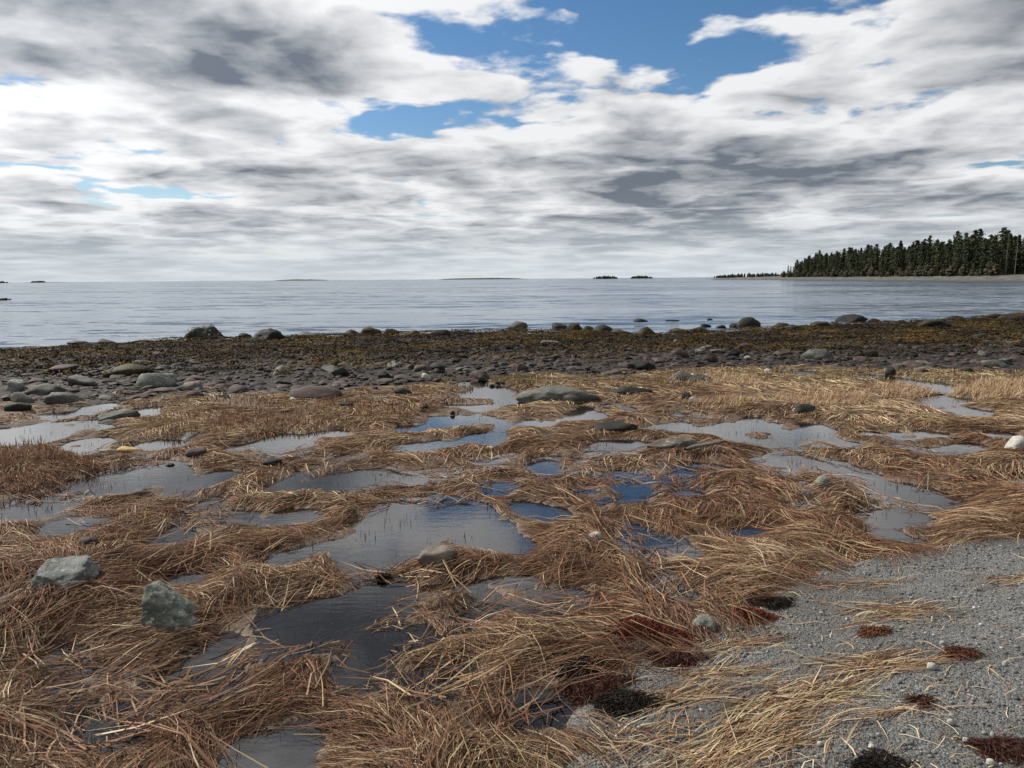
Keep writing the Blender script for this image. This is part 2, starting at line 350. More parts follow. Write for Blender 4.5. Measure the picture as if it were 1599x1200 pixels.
# ------------------------------------------------------------------ the lie of the land
# outlines read off the photograph as pixels, put on the ground at pool level
POOLS_PX = [
 [(0,668),(60,662),(110,652),(150,648),(165,660),(140,672),(90,680),(45,692),(0,694),(-60,694),(-60,672)],
 [(70,652),(95,642),(130,640),(150,645),(110,652)], [(125,637),(165,631),(162,638),(130,642)], [(212,645),(230,636),(245,635),(238,645),(222,650)],
 [(111,700),(130,688),(160,680),(167,690),(150,702),(125,706)], [(230,695),(245,686),(267,687),(262,697)], [(182,719),(195,710),(216,711),(210,721)],
 [(283,722),(278,740),(250,748),(215,755),(190,768),(150,770),(125,778),(75,802),(25,812),(-10,808),(-20,775),(30,772),(62,768),(100,755),(160,735),(210,724),(255,716)],
 [(80,827),(110,808),(155,802),(160,812),(125,822),(95,834)],
 [(250,832),(280,805),(315,778),(330,776),(328,788),(300,808),(285,825),(300,836),(265,847)],
 [(283,768),(290,752),(330,748),(320,760),(300,773)], [(320,743),(345,734),(382,735),(378,745),(345,748)],
 [(368,700),(395,690),(440,680),(470,682),(480,692),(465,705),(430,716),(395,715)], [(500,678),(520,670),(540,671),(530,680)], [(527,712),(545,702),(562,706),(555,720),(535,721)],
 [(427,764),(440,747),(470,735),(520,729),(545,734),(585,722),(600,735),(650,740),(690,730),(696,742),(650,752),(600,752),(555,764),(500,763)],
 [(351,815),(360,798),(388,797),(384,818)], [(414,808),(440,800),(475,790),(500,795),(495,810),(455,816),(430,832),(414,824)],
 [(608,768),(660,765),(664,788),(645,798),(700,796),(740,800),(790,815),(820,845),(812,864),(770,852),(730,840),(680,844),(640,864),(618,882),(625,905),(650,925),(690,918),(740,910),(760,925),(740,955),(690,985),(640,1000),(600,1012),(565,1052),(545,1068),(546,1030),(556,1004),(520,1000),(450,1017),(425,1010),(430,975),(450,945),(500,935),(545,925),(570,905),(555,880),(530,864),(528,845),(560,838),(590,805)],
 [(665,780),(700,776),(745,786),(775,802),(740,800),(700,794)],
 [(753,758),(770,747),(798,745),(800,756),(780,766),(760,766)], [(722,718),(735,710),(770,715),(803,703),(802,712),(765,726),(735,729)],
 [(720,690),(740,676),(775,675),(780,685),(765,697),(735,699)], [(628,700),(645,690),(683,687),(683,697),(660,704)], [(619,671),(635,664),(655,665),(650,674)], [(661,668),(675,662),(690,663),(686,670)],
 [(829,724),(842,714),(858,711),(864,722),(870,735),(850,742),(838,732)], [(812,788),(840,792),(868,800),(870,812),(845,808),(825,800)], [(898,762),(910,756),(928,757),(924,765)],
 [(919,702),(945,690),(985,685),(1016,686),(1005,698),(970,707),(930,709)],
 [(920,714),(950,719),(990,716),(1040,720),(1090,722),(1115,730),(1110,738),(1070,740),(1040,754),(1000,750),(960,743),(920,735)],
 [(970,762),(985,753),(1023,754),(1018,766),(990,768)], [(1053,762),(1075,757),(1095,766),(1085,773),(1062,771)], [(942,802),(950,782),(985,774),(984,790),(958,804)],
 [(966,816),(1000,824),(1040,836),(1100,858),(1080,872),(1040,868),(1062,895),(1085,922),(1060,934),(1035,910),(1020,880),(985,855)],
 [(1060,796),(1090,808),(1130,821),(1200,820),(1190,830),(1150,834),(1110,832),(1072,816)],
 [(1015,668),(1060,662),(1095,668),(1160,657),(1200,652),(1275,659),(1284,672),(1260,680),(1300,683),(1338,690),(1320,697),(1270,691),(1230,698),(1170,691),(1130,679),(1095,674)],
 [(1180,716),(1210,708),(1250,702),(1268,712),(1297,718),(1260,722),(1232,723),(1217,737),(1198,731)], [(1272,728),(1300,721),(1357,730),(1345,741),(1310,736)],
 [(1350,749),(1400,757),(1440,761),(1482,775),(1499,796),(1450,791),(1420,776),(1370,771)], [(1344,790),(1385,787),(1410,800),(1432,805),(1449,847),(1400,843),(1368,826)],
 [(1213,758),(1262,754),(1258,765),(1272,780),(1266,797),(1240,776)], [(1365,676),(1385,669),(1425,668),(1477,675),(1470,682),(1400,683)],
 [(1416,697),(1470,700),(1510,691),(1539,697),(1520,704),(1460,707)], [(1546,678),(1565,674),(1588,677),(1575,682)], [(1583,747),(1605,744),(1640,752),(1600,758)],
 [(1058,649),(1075,643),(1090,642),(1085,651),(1065,655)], [(1396,589),(1440,594),(1478,601),(1462,611),(1420,599)], [(1448,624),(1470,617),(1497,620),(1490,631),(1460,631)], [(1496,640),(1515,635),(1532,641),(1528,651),(1505,649)],
 [(1334,589),(1350,584),(1372,586),(1365,592)], [(1226,582),(1245,577),(1264,579),(1258,585)], [(714,599),(730,595),(752,596),(745,605),(722,603)],
 [(725,608),(755,605),(782,603),(797,611),(775,616),(807,626),(800,631),(770,621),(738,619)], [(693,640),(710,632),(735,633),(762,630),(755,638),(725,641),(705,644)],
 [(683,649),(730,649),(770,651),(792,660),(765,666),(720,660)], [(813,660),(835,655),(863,658),(855,664)], [(880,651),(905,642),(920,632),(967,631),(972,638),(935,646),(910,655)],
 [(45,1060),(75,1035),(110,1008),(130,1010),(132,1035),(112,1050),(70,1067)],
 [(128,1092),(170,1065),(190,1055),(250,1045),(290,1040),(320,1020),(352,1003),(347,1025),(322,1045),(272,1054),(232,1077),(187,1097),(167,1122),(143,1127),(150,1097)],
 [(138,1150),(160,1134),(190,1133),(180,1150),(155,1155)], [(316,1080),(335,1058),(360,1055),(352,1078),(330,1088)], [(360,1215),(380,1170),(400,1142),(470,1130),(464,1152),(442,1180),(452,1215)],
 [(653,1072),(675,1045),(714,1042),(708,1062),(680,1078)], [(788,1122),(810,1092),(850,1084),(872,1092),(855,1112),(815,1128)], [(834,945),(850,922),(890,914),(917,922),(905,942),(868,950)],
 [(788,904),(805,894),(832,893),(822,905)], [(262,908),(275,895),(300,892),(312,898),(295,910)], [(420,874),(432,848),(470,842),(486,850),(478,870),(445,880)],
]
POOLS = [np.array([at(x, y, POOL_Z + 0.02) for x, y in P]) for P in POOLS_PX]
GRAVEL_PX = [(840,1235),(910,1150),(950,1075),(1050,1012),(1140,962),(1220,918),(1290,892),(1360,872),(1480,852),(1599,836),(1720,826)]
GRAVEL = [tuple(at(x, y, POOL_Z + 0.04)) for x, y in GRAVEL_PX] + [(60, 6.0), (60, -14), (-1.0, -14), (-0.6, 0)]
# landward and seaward edges of the stony belt, (x, y) in metres
def edge(px, z):
    P = np.array([at(x, y, z) for x, y in px]); P = P[np.argsort(P[:, 0])]
    P = np.vstack([[P[0, 0] - 70, P[0, 1] - 14], P, [P[-1, 0] + 80, P[-1, 1] + 20]])
    return lambda X: np.interp(X, P[:, 0], P[:, 1])
belt_in = edge([(0,634),(120,640),(260,622),(420,622),(560,612),(700,598),(850,590),(960,592),(1060,580),(1250,574),(1420,582),(1599,582)], POOL_Z)
tide = edge([(0,549),(100,545),(200,539),(300,530),(430,527),(560,522),(700,521),(800,516),(900,518),(1000,524),(1100,519),(1200,513),(1320,507),(1420,502),(1500,497),(1599,490)], 0.0)

def axis(lo, a, b, hi, step, grow):
    mid = list(np.arange(a, b, step)); v, s = mid[-1], step; up = []
    while v < hi: s *= grow; v += s; up.append(v)
    v, s = mid[0], step; dn = []
    while v > lo: s *= grow; v -= s; dn.append(v)
    return np.array(dn[::-1] + mid + up)
GX = axis(-75, -3.4, 3.4, 95, 0.042, 1.022)
GY = axis(-14, 1.7, 4.6, 62, 0.036, 1.015)
XX, YY = np.meshgrid(GX, GY)
def pool_fields():
    sd = np.full(XX.shape, 9.0); idx = np.zeros(XX.shape, int)
    for k, P in enumerate(POOLS):
        i0, i1 = np.searchsorted(GX, [P[:, 0].min() - 1.0, P[:, 0].max() + 1.0])
        j0, j1 = np.searchsorted(GY, [P[:, 1].min() - 1.0, P[:, 1].max() + 1.0])
        if i1 <= i0 or j1 <= j0: continue
        s = poly_sdf(XX[j0:j1, i0:i1], YY[j0:j1, i0:i1], P)
        b = sd[j0:j1, i0:i1]; m = s < b
        b[m] = s[m]; idx[j0:j1, i0:i1][m] = k
    return sd, idx
SD0, POOL_ID = pool_fields()
wob = (fbm(XX * 3.2, YY * 3.2, 3, 5, 0.62) - 0.5) * np.clip(0.036 * YY + 0.12, 0.1, 0.5)
SD = SD0 + wob * (SD0 < 1.5) - np.clip(0.0175 * YY, 0.02, 0.17) - 0.05 * sstep(-YY, -4.2, -3.0)
tus = fbm(XX * 2.3, YY * 2.0, 47, 4, 0.6)
SD = np.where((SD0 < 1.5) & (YY > 2), np.maximum(SD, (tus - 0.675) * 1.0), SD)      # tussocks standing in the pools
SG = poly_sdf(XX, YY, GRAVEL) + (fbm(XX * 2.5, YY * 2.5, 31, 4) - 0.5) * 0.35
TB = (YY - belt_in(XX)) / np.maximum(tide(XX) - belt_in(XX), 4.0)       # 0 at the marsh edge, 1 at the tide line
def land_height():
    far = np.clip(1.25 - YY / 7.0, 0.20, 1.0)
    lump = fbm(XX * 1.5, YY * 1.9, 5, 3); lump2 = fbm(XX * 5.0, YY * 5.5, 8, 3)
    rise = sstep(SD, 0.0, 0.16)
    hum = sstep(lump, 0.38, 0.72) * 0.11 + (lump2 - 0.4) * 0.06
    z = POOL_Z + np.where(SD > 0, 0.012 + rise * (0.025 + hum * far * sstep(SD, 0.0, 0.5)), np.maximum(-0.13, SD * 0.45))
    slope = POOL_Z * (1 - TB) - 0.06 * np.clip(TB, 0, 1.4)
    z = np.where(TB > 0, np.minimum(z, slope + 0.02 + (fbm(XX * 0.9, YY * 0.9, 12, 4) - 0.45) * 0.26 * sstep(TB, 0, 0.25)), z)
    z = np.where(TB > 1.0, np.minimum(z, -0.02 - 0.35 * (TB - 1.0)) + 0.0, z)
    z = z - sstep(-SG, -0.25, 0.15) * np.where(SD > 0, np.maximum(z - POOL_Z - 0.02, 0), 0)      # the marsh thins out flat under the gravel
    return np.maximum(z, -2.0)
HZ = land_height()
GZ = POOL_Z + 0.040 + np.where(SG > 0, -SG * 0.5, -SG * 0.055) + (fbm(XX * 2.2, YY * 2.2, 41, 4) - 0.5) * 0.05   # gravel, dips under the marsh beyond its edge
TOP = np.maximum(HZ, np.where(SG < 0.5, GZ, -9))
HSM = POOL_Z + 0.25 * fbm(XX * 1.5, YY * 1.9, 5, 2) + np.clip(SD, -0.4, 0.6) * 0.25
def sample(A, x, y):
    i = np.clip(np.searchsorted(GX, x) - 1, 0, len(GX) - 2); j = np.clip(np.searchsorted(GY, y) - 1, 0, len(GY) - 2)
    u = np.clip((x - GX[i]) / (GX[i + 1] - GX[i]), 0, 1); v = np.clip((y - GY[j]) / (GY[j + 1] - GY[j]), 0, 1)
    return (A[j, i] * (1 - u) + A[j, i + 1] * u) * (1 - v) + (A[j + 1, i] * (1 - u) + A[j + 1, i + 1] * u) * v
GDY, GDX = np.gradient(HSM, GY, GX)
def hit(px, py):
    """where the sight line through a pixel meets the land or the sea"""
    z = POOL_Z
    for _ in range(25):
        q = at(px, py, z); zn = max(float(sample(TOP, q[0:1], q[1:2])[0]), 0.0)
        z += (zn - z) * 0.4
    return q[0], q[1], z

def grid_object(name, Z, facemask, mat, mask=None):
    ny, nx = Z.shape
    idx = np.arange(ny * nx).reshape(ny, nx)
    F = np.stack([idx[:-1, :-1], idx[:-1, 1:], idx[1:, 1:], idx[1:, :-1]], -1)[facemask]
    used, inv = np.unique(F, return_inverse=True)
    V = np.stack([XX.ravel()[used], YY.ravel()[used], Z.ravel()[used]], 1)
    return tag(link(name, mesh_np(name, V, inv.reshape(-1, 4), mat, None if mask is None else np.repeat(mask.ravel()[used][:, None], 3, axis=1))), kind='structure')
cx = lambda A: 0.25 * (A[:-1, :-1] + A[1:, :-1] + A[:-1, 1:] + A[1:, 1:])
grid_object('marsh_ground', HZ, (cx(TB) <= 0.0), M['peat'], sstep(-SD, -0.02, 0.06))
grid_object('rocky_shore', HZ, (cx(TB) > 0.0) & (cx(TB) < 3.0), M['shore'])
grid_object('gravel_beach', GZ, (cx(SG) < 0.35), M['gravel'])
csd, cid = cx(SD), POOL_ID[:-1, :-1]
near_pool = (csd < 0.12) & (cx(TB) < 0.10)
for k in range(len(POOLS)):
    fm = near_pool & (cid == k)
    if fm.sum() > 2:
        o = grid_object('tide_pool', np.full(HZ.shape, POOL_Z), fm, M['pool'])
# the sea: one sheet to the horizon
sx = np.array([-40000, -9000, -2000, -400, -80, 0, 80, 400, 2000, 9000, 40000.0]); sy = np.array([8, 30, 90, 300, 1200, 5000, 15000, 45000.0])
a, b = np.meshgrid(sx, sy); ids = np.arange(a.size).reshape(a.shape)
tag(link('sea', mesh_np('sea', np.stack([a.ravel(), b.ravel(), 0 * a.ravel()], 1), np.stack([ids[:-1, :-1], ids[:-1, 1:], ids[1:, 1:], ids[1:, :-1]], -1).reshape(-1, 4), M['sea'])), kind='structure')

# ------------------------------------------------------------------ blades: marsh grass, straw, weed
def blades(x, y, theta, length, width, lift, col, nseg, z0=None, curl=None, roll=None, upright=None, sink=0.0, zfun=None):
    """strips that leave their root, arch and lie down along the ground; one quad strip per blade"""
    n = len(x); S = np.linspace(0, 1, nseg + 1)
    curl = RNG.normal(0, 0.35, n) if curl is None else curl
    roll = RNG.normal(0, 0.55, n) if roll is None else roll
    px = np.zeros((n, nseg + 1)); py = np.zeros_like(px)
    px[:, 0] = x; py[:, 0] = y
    run = length if upright is None else length * np.cos(upright)
    for k in range(nseg):
        th = theta + curl * (S[k] + 0.5 / nseg)
        px[:, k + 1] = px[:, k] + np.cos(th) * run / nseg; py[:, k + 1] = py[:, k] + np.sin(th) * run / nseg
    if zfun is None:
        base = np.maximum(sample(TOP, px.ravel(), py.ravel()), POOL_Z - 0.012 - sink).reshape(px.shape)
    else:
        base = zfun(px.ravel(), py.ravel()).reshape(px.shape)
    if upright is None:
        arch = lift[:, None] * np.sin(np.pi * S[None, :] ** 0.62)
        pz = base + arch + (0 if z0 is None else z0[:, None])
        pz[:, 0] -= 0.01
    else:
        pz = base[:, :1] + (length * np.sin(upright))[:, None] * (S[None, :] - 0.22 * S[None, :] ** 2.5) - 0.01
    thv = theta[:, None] + curl[:, None] * S[None, :] + np.pi / 2
    w = width[:, None] * 0.5 * np.clip(1.05 - S[None, :] ** 2.2, 0.12, 1) * np.ones_like(px)
    ox = np.cos(thv) * w * np.cos(roll)[:, None]; oy = np.sin(thv) * w * np.cos(roll)[:, None]; oz = w * np.sin(roll)[:, None]
    V = np.stack([np.stack([px - ox, py - oy, pz - oz], -1), np.stack([px + ox, py + oy, pz + oz], -1)], 2)   # n, s, 2, 3
    b = (np.arange(n) * (nseg + 1) * 2)[:, None] + (np.arange(nseg) * 2)[None, :]
    F = np.stack([b, b + 1, b + 3, b + 2], -1).reshape(-1, 4)
    C = np.repeat(col, (nseg + 1) * 2, axis=0)
    return V.reshape(-1, 3), F, C
def join(parts):
    V, F, C, o = [], [], [], 0
    for v, f, c in parts:
        V.append(v); F.append(f + o); C.append(c); o += len(v)
    return np.vstack(V), np.vstack(F), np.vstack(C)
PAL = np.array([(0.44, 0.33, 0.19), (0.30, 0.208, 0.128), (0.225, 0.120, 0.070), (0.135, 0.070, 0.044), (0.060, 0.038, 0.028), (0.54, 0.43, 0.29)])
def grass_colour(n, wts):
    """own colours of dead blades: straw, tan, red brown, dark, pale"""
    cum = np.cumsum(wts / wts.sum(1, keepdims=True), axis=1)
    k = (RNG.random((n, 1)) > cum).sum(1).clip(0, len(PAL) - 1)
    return PAL[k] * RNG.uniform(0.82, 1.2, (n, 1)) * (1 + RNG.normal(0, 0.04, (n, 3)))
FLOW0 = math.radians(205)
CLEAR = [(at(x, y - 6, POOL_Z + 0.06), w) for x, y, w in ((1015, 995, 130), (1170, 965, 62), (1212, 946, 46), (905, 1055, 62), (930, 1085, 90), (975, 1108, 84), (1056, 1036, 70), (862, 1120, 70), (606, 918, 36))]        # washed-up weed lies on top of the grass here
def flow(x, y):
    th = FLOW0 + (fbm(x * 0.55, y * 0.75, 21, 3) - 0.5) * 5.2 + (fbm(x * 2.0, y * 2.3, 23, 2) - 0.5) * 2.2
    gx, gy = sample(GDX, x, y), sample(GDY, x, y)
    return np.arctan2(np.sin(th) - 4.2 * gy, np.cos(th) - 4.2 * gx)
def tuft_points(y0, y1, per_m2, margin=1.3):
    n = int(per_m2 * (y1 - y0) * 2 * (0.74 * y1 + margin))
    x = RNG.uniform(-1, 1, n) * (0.74 * y1 + margin); y = RNG.uniform(y0, y1, n)
    k = np.abs(x) < 0.74 * y + margin
    return x[k], y[k]
def marsh_grass(y0, y1, per_m2, per_tuft, L, W, lift, nseg):
    x, y = tuft_points(y0, y1, per_m2)
    sd, tb, sg = sample(SD, x, y), sample(TB, x, y), sample(SG, x, y)
    bald = fbm(x * 1.1, y * 1.3, 61, 3)
    keep = (sd > 0.015) & (tb < -0.02 + 0.03 * RNG.normal(size=len(x))) & (sg > 0.02 + RNG.normal(0, 0.07, len(x))) & (bald > 0.22)
    for q, w in CLEAR:
        r = w * math.hypot(q[1], 1.65) / FPX / 2
        keep &= ((x - q[0]) / (r * 1.1)) ** 2 + ((y - q[1]) / (r * 0.95)) ** 2 > 1
    x, y = x[keep], y[keep]
    nt = len(x)
    tone = 0.5 * fbm(x * 0.9, y * 1.1, 71, 3) + 0.5 * fbm(x * 3.0, y * 3.2, 73, 2); tone2 = RNG.random(nt)
    rep = RNG.poisson(per_tuft, nt).clip(3)
    t = np.repeat(np.arange(nt), rep); n = len(t)
    spread = 0.045 + 0.003 * y[t]
    bx = x[t] + RNG.normal(0, 1, n) * spread; by = y[t] + RNG.normal(0, 1, n) * spread
    th = flow(x, y) + RNG.normal(0, 0.13, nt)
    tcurl = (fbm(x * 1.6, y * 1.8, 27, 2) - 0.5) * 2.6 + RNG.normal(0, 0.18, nt)
    tlift = RNG.gamma(4, 0.25, nt)
    wet = sstep(0.35 - sample(SD, bx, by), 0.0, 0.35)                    # by the water the blades are darker and redder
    far = sstep(by, 4.5, 9.0); meadow = sstep(bx - 0.22 * by, 0.5, 2.0) * sstep(by, 8.0, 9.8)
    tt = tone[t]
    w = np.stack([0.85 * sstep(tt, 0.46, 0.60) + 0.25 * far + 1.3 * meadow, 0.50 + 0.50 * far + 0.4 * meadow,
                  1.45 - 0.85 * far + 0.35 * wet, 0.75 - 0.40 * far + 0.5 * wet + 0.8 * sstep(0.5 - tt, 0.0, 0.12), 0.28 + 0.40 * wet - 0.18 * meadow,
                  0.10 + 0.45 * sstep(tt, 0.5, 0.64) + 0.25 * meadow], 1).clip(0.01)
    col = grass_colour(n, w) * ((0.74 + 0.32 * tone2[t]) * (0.86 + 0.14 * sstep(by, 2.8, 4.5)))[:, None]
    ln = RNG.uniform(L[0], L[1], n) * (0.75 + 0.5 * tone2[t])
    tb_ = th[t] + RNG.normal(0, 0.12, n) * np.where(RNG.random(n) < 0.03, 5, 1)
    # blades mostly stop at the water: those that would lie across a pool point the other way or are shorter
    tip = lambda a, l: np.minimum(sample(SD, bx + np.cos(a) * l, by + np.sin(a) * l), sample(SD, bx + np.cos(a) * l * 0.6, by + np.sin(a) * l * 0.6))
    over = tip(tb_, ln) < -0.03
    flip = over & (tip(tb_ + math.pi, ln) > -0.02) & (RNG.random(n) < 0.45)
    tb_ = np.where(flip, tb_ + math.pi, tb_)
    room = sample(SD, bx, by)
    over &= ~flip
    ln = np.where(over, np.minimum(ln, np.clip(room, 0, 1) + RNG.uniform(0.0, 0.07, n)), ln)
    low = np.clip(0.25 + room * 2.2, 0.2, 1.0)
    kp = (room > -0.03) & (ln > 0.05)
    a = blades(bx[kp], by[kp], tb_[kp], ln[kp], RNG.uniform(W[0], W[1], n)[kp], (lift * tlift[t] * RNG.uniform(0.3, 1.2, n) * low * np.clip(ln / 0.3, 0.3, 1.1))[kp], col[kp], nseg,
                  z0=(RNG.uniform(0.0, 0.022, n) * low)[kp], curl=(tcurl[t] + RNG.normal(0, 0.38, n))[kp])
    return a
def stuff(name, vfc, mat, label, cat=None):
    V, F, C = vfc
    return tag(link(name, mesh_np(name, V, F, mat, C)), label, cat, kind='stuff')
stuff('marsh_grass', join([marsh_grass(1.5, 3.2, 300, 32, (0.16, 0.42), (0.0017, 0.0043), 0.034, 4),
                           marsh_grass(3.2, 5.2, 215, 28, (0.16, 0.42), (0.0023, 0.0050), 0.031, 4),
                           marsh_grass(5.2, 8.2, 125, 18, (0.14, 0.38), (0.0045, 0.0085), 0.017, 3),
                           marsh_grass(8.2, 13.8, 60, 14, (0.16, 0.40), (0.0075, 0.013), 0.012, 2)]),
      M['grass'], 'matted dead salt marsh grass lying in swirls between the pools', 'grass')

# standing brown rush beds and short turf, outlines in photo pixels
def bed(px, per_m2, H, W, wts, lean=0.28, tilt=None, z=POOL_Z + 0.03):
    P = np.array([at(x, y, z) for x, y in px])
    lo, hi = P.min(0), P.max(0)
    n = int(per_m2 * (hi[0] - lo[0]) * (hi[1] - lo[1]))
    x = RNG.uniform(lo[0], hi[0], n); y = RNG.uniform(lo[1], hi[1], n)
    k = (poly_sdf(x, y, P) + (fbm(x * 2, y * 2, 91, 3) - 0.5) * 0.5 < 0) & (sample(SD, x, y) > -0.02)
    x, y = x[k], y[k]; n = len(x)
    wt = np.tile(np.array(wts, float), (n, 1)) * (0.6 + 0.8 * fbm(x * 2.2, y * 2.2, 95, 2))[:, None] ** np.array([2, 1, 0, 0, 0, 2])
    return blades(x, y, RNG.uniform(0, 6.28, n) if tilt is None else RNG.normal(tilt, 0.7, n), RNG.uniform(H[0], H[1], n) * (0.6 + 0.8 * fbm(x * 1.6, y * 1.6, 93, 2)), RNG.uniform(W[0], W[1], n), None,
                  grass_colour(n, wt), 2, curl=RNG.normal(0, 0.3, n), upright=np.clip(RNG.normal(math.pi / 2 - lean, lean * 0.5, n), 0.5, 1.55))
rush = [bed([(-40,708),(60,696),(120,712),(165,728),(168,745),(120,752),(60,762),(20,770),(-40,765)], 1700, (0.07, 0.17), (0.005, 0.009), [0.1, 0.4, 1.2, 1.0, 0.2, 0.02], 0.5),
        bed([(-40,785),(20,778),(70,772),(78,780),(30,808),(-40,818)], 1500, (0.04, 0.10), (0.006, 0.010), [0.1, 0.3, 0.7, 1.0, 0.6, 0.02])]
stuff('rush_bed', join(rush), M['grass'], 'upright dark brown rushes standing beside the left pool', 'rushes')
turf = [bed([(200,662),(300,652),(420,640),(560,634),(650,640),(640,662),(520,668),(400,676),(260,684)], 900, (0.05, 0.12), (0.009, 0.015), [0.15, 0.9, 1.0, 0.5, 0.1, 0.02]),
        bed([(160,632),(330,622),(470,624),(600,612),(700,600),(700,625),(560,634),(420,640),(250,650)], 500, (0.03, 0.08), (0.012, 0.018), [0.3, 0.9, 0.7, 0.4, 0.3, 0.05])]
stuff('turf', join(turf), M['grass'], 'short brown turf between the left pools and the stones', 'turf')
meadow = [bed(p, 1500, (0.07, 0.20), (0.005, 0.009), [0.6, 1.0, 0.7, 0.3, 0.08, 0.1], 0.75, math.radians(20)) for p in
          ([(1060,628),(1150,622),(1180,632),(1120,642),(1070,640)], [(1215,622),(1280,616),(1345,625),(1330,640),(1250,640),(1215,634)], [(1370,606),(1420,596),(1465,606),(1460,622),(1400,628),(1370,620)],
           [(1480,612),(1530,600),(1610,598),(1650,605),(1640,628),(1540,628),(1490,622)], [(1040,598),(1100,588),(1180,592),(1160,604),(1080,606)])]
stuff('tall_tan_grass', join(meadow), M['grass'], 'taller tan grass in loose ridges at the seaward edge of the marsh', 'grass')
olive = np.array([(0.17, 0.15, 0.06), (0.24, 0.19, 0.09), (0.13, 0.10, 0.05), (0.31, 0.25, 0.13)])
v, f, c = join([bed([(690,592),(850,584),(1000,586),(1060,580),(1250,574),(1420,580),(1640,580),(1640,600),(1400,604),(1200,592),(1050,606),(900,612),(700,612)], 420, (0.03, 0.09), (0.014, 0.022), [1, 1, 1, 1, 1, 1])])
c = np.repeat(olive[RNG.integers(0, 4, len(c) // 6)], 6, axis=0) * np.repeat(RNG.uniform(0.8, 1.2, (len(c) // 6, 1)), 6, axis=0)
stuff('olive_turf', (v, f, c), M['grass'], 'short yellow olive turf along the foot of the stony belt', 'turf')
# dead stubble standing in the pools
def stubble():
    x, y = tuft_points(2.2, 10.0, 34, 0.3)
    sd = sample(SD, x, y); pat = fbm(x * 2.4, y * 2.4, 101, 2)
    k = (sd < 0.0) & (pat > 0.47); x, y = x[k], y[k]
    t = np.repeat(np.arange(len(x)), 6); n = len(t)
    return blades(x[t] + RNG.normal(0, 0.03, n), y[t] + RNG.normal(0, 0.03, n), RNG.uniform(0, 6.28, n), RNG.uniform(0.09, 0.17, n), RNG.uniform(0.004, 0.008, n), None,
                  np.array([(0.05, 0.035, 0.028)]) * RNG.uniform(0.6, 1.8, (n, 1)), 2, upright=np.clip(RNG.normal(1.2, 0.3, n), 0.3, 1.55), zfun=lambda a, b: np.full(a.shape, POOL_Z - 0.07))
stuff('dead_stubble', stubble(), M['grass'], 'dark dead grass stubs poking out of the pools', 'grass')
# blades washed loose and lying under or on the pool water
def drowned():
    x, y = tuft_points(1.7, 7.0, 60, 0.5)
    sd = sample(SD, x, y); k = (sd < 0.03) & (sd > -0.5) & (fbm(x * 1.7, y * 1.7, 103, 3) > 0.42); x, y = x[k], y[k]
    t = np.repeat(np.arange(len(x)), 8); n = len(t)
    return blades(x[t] + RNG.normal(0, 0.08, n), y[t] + RNG.normal(0, 0.08, n), flow(x, y)[t] + RNG.normal(0, 0.35, n), RNG.uniform(0.15, 0.4, n), RNG.uniform(0.004, 0.008, n), np.full(n, 0.004),
                  grass_colour(n, np.tile([0.2, 0.6, 1.0, 1.0, 0.5, 0.1], (n, 1))), 2, zfun=lambda a, b: np.maximum(sample(HZ, a, b), POOL_Z - 0.10) + 0.02 + 0.05 * vnoise(a * 3, b * 3, 5))
stuff('drowned_grass', drowned(), M['grass'], 'loose grass blades soaking under the pool water', 'grass')

# straw left in drifts on the gravel: ellipse (centre px, half sizes px, blade direction, number)
def straw():
    parts = []
    for cxp, cyp, rx, ry, ang, n, L in ((1395, 948, 62, 18, 4, 240, 0.24), (1360, 1028, 70, 20, 8, 240, 0.24), (1265, 1075, 85, 22, 20, 300, 0.28), (1170, 1125, 95, 24, 30, 330, 0.30), (1105, 1180, 80, 24, 34, 300, 0.30),
                                       (1230, 1150, 75, 12, 24, 90, 0.28), (1120, 1035, 85, 10, 14, 130, 0.24), (1060, 1072, 70, 14, 22, 170, 0.26), (1400, 1105, 60, 7, 14, 60, 0.22), (1585, 900, 40, 6, 4, 90, 0.22),
                                       (1430, 1030, 80, 7, 6, 50, 0.18), (1150, 990, 50, 10, 22, 110, 0.24), (1330, 896, 80, 10, 6, 110, 0.22), (1010, 1130, 50, 20, 28, 90, 0.26)):
        q = np.array([at(cxp + RNG.normal(0, 0.5) * rx, cyp + RNG.normal(0, 0.5) * ry, POOL_Z + 0.10) for _ in range(n)])
        n = int(n * 0.75); q = q[:n]; w = np.tile([0.9, 1.0, 0.8, 0.35, 0.1, 0.4], (n, 1))
        parts.append(blades(q[:, 0], q[:, 1], math.radians(ang) + RNG.normal(0, 0.32, n) + math.pi * RNG.integers(0, 2, n), RNG.uniform(0.3, 1.2, n) * L, RNG.uniform(0.0022, 0.0052, n),
                            RNG.uniform(0.0, 0.006, n), grass_colour(n, w), 3, z0=RNG.uniform(0.003, 0.011, n), curl=RNG.normal(0, 0.2, n)))
    q = np.array([at(RNG.uniform(960, 1640), RNG.uniform(870, 1220), POOL_Z + 0.1) for _ in range(520)])
    k = sample(SG, q[:, 0], q[:, 1]) < 0.05; q = q[k]; n = len(q)
    parts.append(blades(q[:, 0], q[:, 1], RNG.uniform(0, 6.28, n), RNG.uniform(0.04, 0.22, n), RNG.uniform(0.002, 0.005, n), RNG.uniform(0.002, 0.02, n), grass_colour(n, np.tile([1.2, 0.9, 0.5, 0.2, 0.1, 0.9], (n, 1))), 3, curl=RNG.normal(0, 0.6, n)))
    return join(parts)
stuff('straw_drift', straw(), M['grass'], 'pale straw washed up in drifts across the grey gravel', 'straw')
